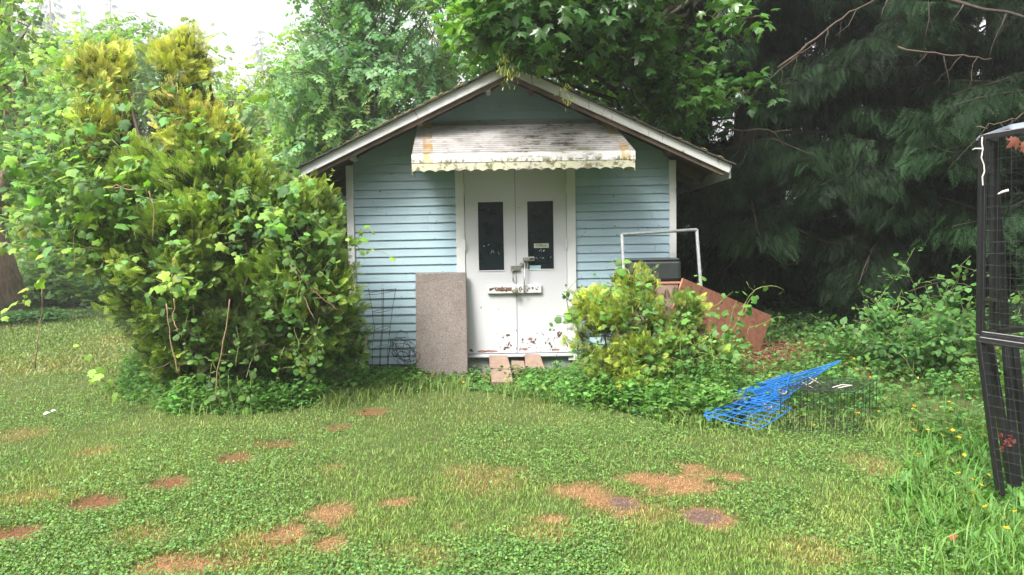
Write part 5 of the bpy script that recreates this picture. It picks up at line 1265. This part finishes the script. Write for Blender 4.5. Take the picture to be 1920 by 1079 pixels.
    for c, r in pxclumps([(885, 965, -15, 80, 7.3, 8.4, 11, .2, .34), (960, 1060, -20, 40, 7.4, 8.4, 6, .2, .32)], rng): k = int(300 * r * r); ex.append(leaf_clump(c, r, k, rng, T_MAPLE, .13, jit((.17, .34, .05), k, .16, .07, rng), .7, .5))  # extra clumps in a paler leaf colour that stands in for backlight
    root = broadleaf('maple_tree', 'bigleaf maple whose dark boughs hang over the roof ridge and right rake', b, front, T_MAPLE, .125, 330, g3, .24, rng, BARK, SHINY, top=P(1335, -220, 11.5), hang=.5, twigs=4, extra=ex, ur=(1.05, 1.4))
    # boughs reaching over the roof
    br = []
    for pts in ([(1400, -60, 10.5), (1290, 20, 9), (1180, 55, 8), (1120, 65, 7.5)], [(1300, 0, 9.2), (1210, 40, 8.2), (1150, 90, 7.6), (1100, 95, 7.3)], [(1230, -40, 9), (1130, 10, 8), (1040, 20, 7.3), (960, 55, 7)], [(1350, 30, 9.6), (1290, 110, 9), (1240, 190, 8.6), (1150, 140, 8.2)], [(1180, 60, 8.0), (1165, 130, 7.9), (1210, 210, 7.9)]):
        q = np.array([P(*t) for t in pts]); t = np.linspace(0, len(q) - 1, 12); q = np.column_stack([np.interp(t, range(len(q)), q[:, i]) for i in range(3)]) + rng.normal(0, .025, (12, 3)); br.append(tube(q, np.linspace(.035, .009, 12), 6))
    tri_obj('branch', cat(br), BARK, root)
    # hanging seed clusters
    T_KEY = (np.array([(0, 0, 0), (.10, .3, 0), (.14, .8, .03), (0, 1, 0), (-.05, .5, 0)]), np.array([(0, 1, 2), (0, 2, 3), (0, 3, 4)]), np.array((0, .3, .8, 1, .5)))
    sd = []
    for px, py, Y, n_, h in ((945, 115, 6.95, 70, .28), (960, 135, 6.9, 30, .16), (1060, 165, 7.0, 24, .14), (1066, 185, 7.0, 20, .12), (1352, 180, 8.2, 26, .18), (880, 20, 7.6, 50, .25), (930, 35, 7.4, 50, .2), (1100, 40, 7.4, 24, .16), (1010, 60, 7.2, 20, .14)):
        c = P(px, py, Y); pos = c + rng.normal(0, 1, (n_, 3)) * (.035, .035, h * .3); tri_obj('seed_cluster', scatter(T_KEY, pos, -UP + .6 * rdir(n_, rng), rdir(n_, rng), .055 * rng.uniform(.7, 1.2, n_), jit((.40, .42, .12), n_, .15, .06, rng)), LEAF, root)

    # dark western red cedars, drooping sprays
    def cedar(label, x, Y, H, r0, zs, reach, n_br, seed, dens=1.0, dead=0):
        rng = np.random.default_rng(seed); base = gpt(x, Y); root = thing('cedar_tree', label, 'tree', base, 'dark cedars behind and right of the shed')
        tr = [tube(wig(base - (0, 0, .2), base + (rng.normal(0, .2), 0, H), 9, .01, rng=rng), np.linspace(r0, r0 * .25, 9) * np.array([1.5] + [1] * 8), 10)]; fo = []
        for i in range(n_br):
            z = zs + (H * .96 - zs) * (i / n_br) ** 1.25 + rng.normal(0, .1); az = rng.uniform(0, 2 * math.pi) if rng.random() < .4 else rng.normal(-math.pi / 2 - .25, .8); L = reach * (1 - .78 * (z / H)) * rng.uniform(.6, 1.1) + .3
            h = np.array((math.cos(az), math.sin(az), 0)); u = np.linspace(0, 1, 8)[:, None]; a = base + UP * z
            p = a + h * L * u + UP * (.10 * L * u - .38 * L * u ** 2 + .12 * L * u ** 4) + np.cumsum(rng.normal(0, .02, (8, 3)), 0); p[:, 2] = np.maximum(p[:, 2], base[2] + .12)
            tr.append(tube(p, np.linspace(.022 * (1 - z / H) + .010, .004, 8), 5))
            big = z > 7.2; n_ = int((9 if big else 74) * L * dens); t = rng.uniform(.16, 1.02, n_) ** .8
            q = np.column_stack([np.interp(t, u[:, 0], p[:, j]) for j in range(3)]); side = np.cross(h, UP); sg = rng.choice((-1, 1), n_)[:, None]
            q = q + side * sg * rng.uniform(0, .30, (n_, 1)) * L * .4 + UP * rng.normal(-.05, .07, (n_, 1)); q[:, 2] = np.maximum(q[:, 2], base[2] + .1)
            yd = norm(h * rng.uniform(.2, .9, (n_, 1)) + side * sg * rng.uniform(.1, .9, (n_, 1)) - UP * rng.uniform(.35, 1.1, (n_, 1)) + .2 * rdir(n_, rng)); zd = norm(h * .4 + UP * .6 + .6 * rdir(n_, rng))
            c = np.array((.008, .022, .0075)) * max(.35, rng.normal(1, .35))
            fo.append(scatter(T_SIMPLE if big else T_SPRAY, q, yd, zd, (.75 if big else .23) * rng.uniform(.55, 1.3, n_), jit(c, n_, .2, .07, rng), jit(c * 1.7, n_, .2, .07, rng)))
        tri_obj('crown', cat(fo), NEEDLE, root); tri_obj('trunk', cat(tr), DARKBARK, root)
        return root
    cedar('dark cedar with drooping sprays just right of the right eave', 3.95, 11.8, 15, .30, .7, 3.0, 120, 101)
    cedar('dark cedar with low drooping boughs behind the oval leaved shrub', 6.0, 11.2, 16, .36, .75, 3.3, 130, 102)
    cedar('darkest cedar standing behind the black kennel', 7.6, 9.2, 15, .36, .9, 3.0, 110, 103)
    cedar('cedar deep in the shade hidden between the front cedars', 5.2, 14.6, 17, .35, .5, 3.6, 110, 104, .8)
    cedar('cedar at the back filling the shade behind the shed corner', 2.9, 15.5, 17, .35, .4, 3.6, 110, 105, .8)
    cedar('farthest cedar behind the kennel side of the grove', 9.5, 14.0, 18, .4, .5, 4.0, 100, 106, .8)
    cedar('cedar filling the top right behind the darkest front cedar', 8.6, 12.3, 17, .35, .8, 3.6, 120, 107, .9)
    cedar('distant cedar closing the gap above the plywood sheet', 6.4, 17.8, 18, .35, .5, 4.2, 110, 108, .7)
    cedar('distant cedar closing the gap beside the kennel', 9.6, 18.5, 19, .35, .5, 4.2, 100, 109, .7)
    # dead branches in the gloom
    for k, (pts, r, lab) in enumerate([([(1330, 238, 9.6), (1400, 246, 9.5), (1480, 243, 9.5)], .016, 'bare brown dead branch sticking out level near the right eave'), ([(1684, 91, 8.3), (1780, 102, 8.2), (1862, 114, 8.1)], .014, 'thin pale dead branch crossing the dark cedars high on the right'),
                                     ([(1460, 130, 9), (1560, 45, 8.8), (1640, 2, 8.6)], .018, 'mossy slanting branch arching through the top of the dark cedars'), ([(1330, 245, 9.6), (1440, 150, 9.2), (1530, 80, 9)], .012, 'long thin twig slanting up from the level dead branch'), ([(1560, -5, 8), (1760, -5, 7.6), (1960, 40, 7.2)], .034, 'thick dark bough along the top right corner'), ([(1830, 238, 7.2), (1880, 230, 7), (1940, 205, 6.9)], .008, 'pale twig just above the kennel top')]):
        q = np.array([P(*t) for t in pts]); t = np.linspace(0, len(q) - 1, 12); q = np.column_stack([np.interp(t, range(len(q)), q[:, i]) for i in range(3)]) + rng.normal(0, .012, (12, 3))
        r *= .8; sub = [tube(q, np.linspace(r, r * .5, 12), 6)]
        for j in range(3, 11, 2): e = q[j] + np.array((rng.normal(-.08, .1), rng.normal(0, .1), -rng.uniform(.15, .5))); sub.append(tube(wig(q[j], e, 5, .08, 0, rng), np.linspace(r * .35, .002, 5), 4))
        o = tri_obj('dead_branch', cat(sub), DEADTWIG if r < .02 else DARKBARK, loc=q[0]); tag(o, lab, 'branch')
    # far conifers paling into the mist
    def conifer_mesh(rng, H):
        fo, n = [], 34
        for i in range(n):
            z = H * (.12 + .87 * i / n); L = H * .17 * (1 - z / H) ** .8 + .25
            for j in range(8):
                az = rng.uniform(0, 6.28); h = np.array((math.cos(az), math.sin(az), 0)); k = 5; t = rng.uniform(.25, 1, k)[:, None]
                fo.append(scatter(T_SIMPLE, UP * z + h * L * t - UP * L * .35 * t, norm(h + .5 * rdir(k, rng) - UP * .4), UP + .3 * rdir(k, rng), L * .55 * rng.uniform(.6, 1.2, k), jit((.03, .06, .035), k, .2, .06, rng)))
        return cat(fo), tube([(0, 0, -.3), (0, 0, H * .5), (0, 0, H * .97)], [H * .018, H * .012, .03], 7)
    protos = []
    for i, (px, top, Y, lab) in enumerate([(488, 40, 200, 'misty conifer standing alone against the white sky left of the ash'), (150, -10, 170, 'tall grey conifer whose top leaves the picture above the golden bush'), (275, 5, 185, 'slim pale conifer behind the right leader of the golden bush'), (90, -60, 150, 'wide misty conifer above the hanging vine'), (205, -25, 190, 'grey conifer between two taller ones in the mist'), (30, -50, 165, 'leftmost of the misty conifers'), (560, 90, 230, 'faint conifer hidden behind the ash foliage'), (420, 150, 220, 'lowest and faintest conifer top behind the pale trees'), (340, 110, 210, 'short misty conifer behind the golden bush')]):
        tip = P(px, top, Y); b = gpt(tip[0], Y); root = thing('conifer_tree', lab, 'tree', b, 'far conifers in the mist'); H = tip[2]
        if i < 3:
            fo, tr = conifer_mesh(rng, 24.0); off = b
            c = tri_obj('crown', (fo[0] + off, fo[1], fo[2]), NEEDLE, root); t_ = tri_obj('trunk', (tr[0] + off, tr[1], tr[2]), BARK, root); protos.append((c, t_))
        else:
            for o in protos[i % 3]: c = o.copy(); COL.objects.link(c); c.parent = root
        s_ = H / 24.0; root.scale = (s_ * .85, s_ * .85, s_); root.rotation_euler = (0, 0, rng.uniform(0, 6))
    # rough growth along the far edge of the lawn and behind the shed
    def thicket(name, x0, x1, y0, y1, n_, h, col, size=.2):
        x = rng.uniform(x0, x1, n_); y = rng.uniform(y0, y1, n_); p = np.column_stack((x, y, ground_z(x, y))); hh = h * (.35 + .9 * fnoise(x * .45, y * .45))
        kind(tri_obj(name, weed_plants(p, rng, hh, size, T_SPRIG, jit(col, n_, .2, .08, rng), 7, .28, False), LEAF), 'stuff')
    thicket('undergrowth', -17, -4.2, 18.3, 21.5, 1500, 1.1, (.13, .24, .08), .22); thicket('undergrowth', -5.6, -2.3, 11.5, 15, 1000, 2.4, (.06, .13, .05), .2)
    thicket('ferny_undergrowth', 1.9, 11, 9.3, 13.5, 900, .35, (.03, .075, .03), .16)
    # rail fence in the gap under the cedars
    fb = gpt(6.5, 17.5); fn = thing('rail_fence', 'dark wooden rail fence glimpsed low between the cedars', 'fence', fb)
    for k in range(6):
        x = 3.0 + k * 2.4; m = MB(); m.box((x - .06, 17.45, -.1), (x + .06, 17.57, 1.25)); m.build('post', BARK, fn)
    for z in (.45, .85, 1.15): m = MB(); m.box((2.6, 17.40, z - .08), (15.5, 17.448, z + .08)); m.build('rail', BARK, fn)
build_trees()
def build_unseen_forest():  # unseen tree line behind the camera, added to block low sky light
    rng = np.random.default_rng(131); n_ = 7500
    x = rng.uniform(-26, 26, n_); y = -11.5 - 5 * rng.random(n_) - .008 * x ** 2 * 0; z = 13.0 * rng.random(n_) ** .9 * (.75 + .4 * fnoise(x * .3, x * .17))
    kind(tri_obj('unseen_forest', scatter(T_SIMPLE, np.column_stack((x, y, z)), rdir(n_, rng) - UP * .4, UP + .7 * rdir(n_, rng), rng.uniform(1.0, 2.0, n_), jit((.04, .09, .035), n_, .2, .08, rng)), NEEDLE), 'stuff')
build_unseen_forest()

# ------------------------------------------------------------------ mist
HAZE = 0.0019
if HAZE:
    m = MB(); m.box((-330, -25, -1.6), (330, 340, 95)); hz, t, b = mat('mist'); t.nodes.remove(b)
    pv = t.nodes.new('ShaderNodeVolumePrincipled'); pv.inputs['Color'].default_value = (.95, .97, 1, 1); pv.inputs['Density'].default_value = HAZE; pv.inputs['Anisotropy'].default_value = 0.3
    t.links.new(pv.outputs[0], t.nodes['Material Output'].inputs['Volume']); kind(m.build('haze', hz), 'stuff')
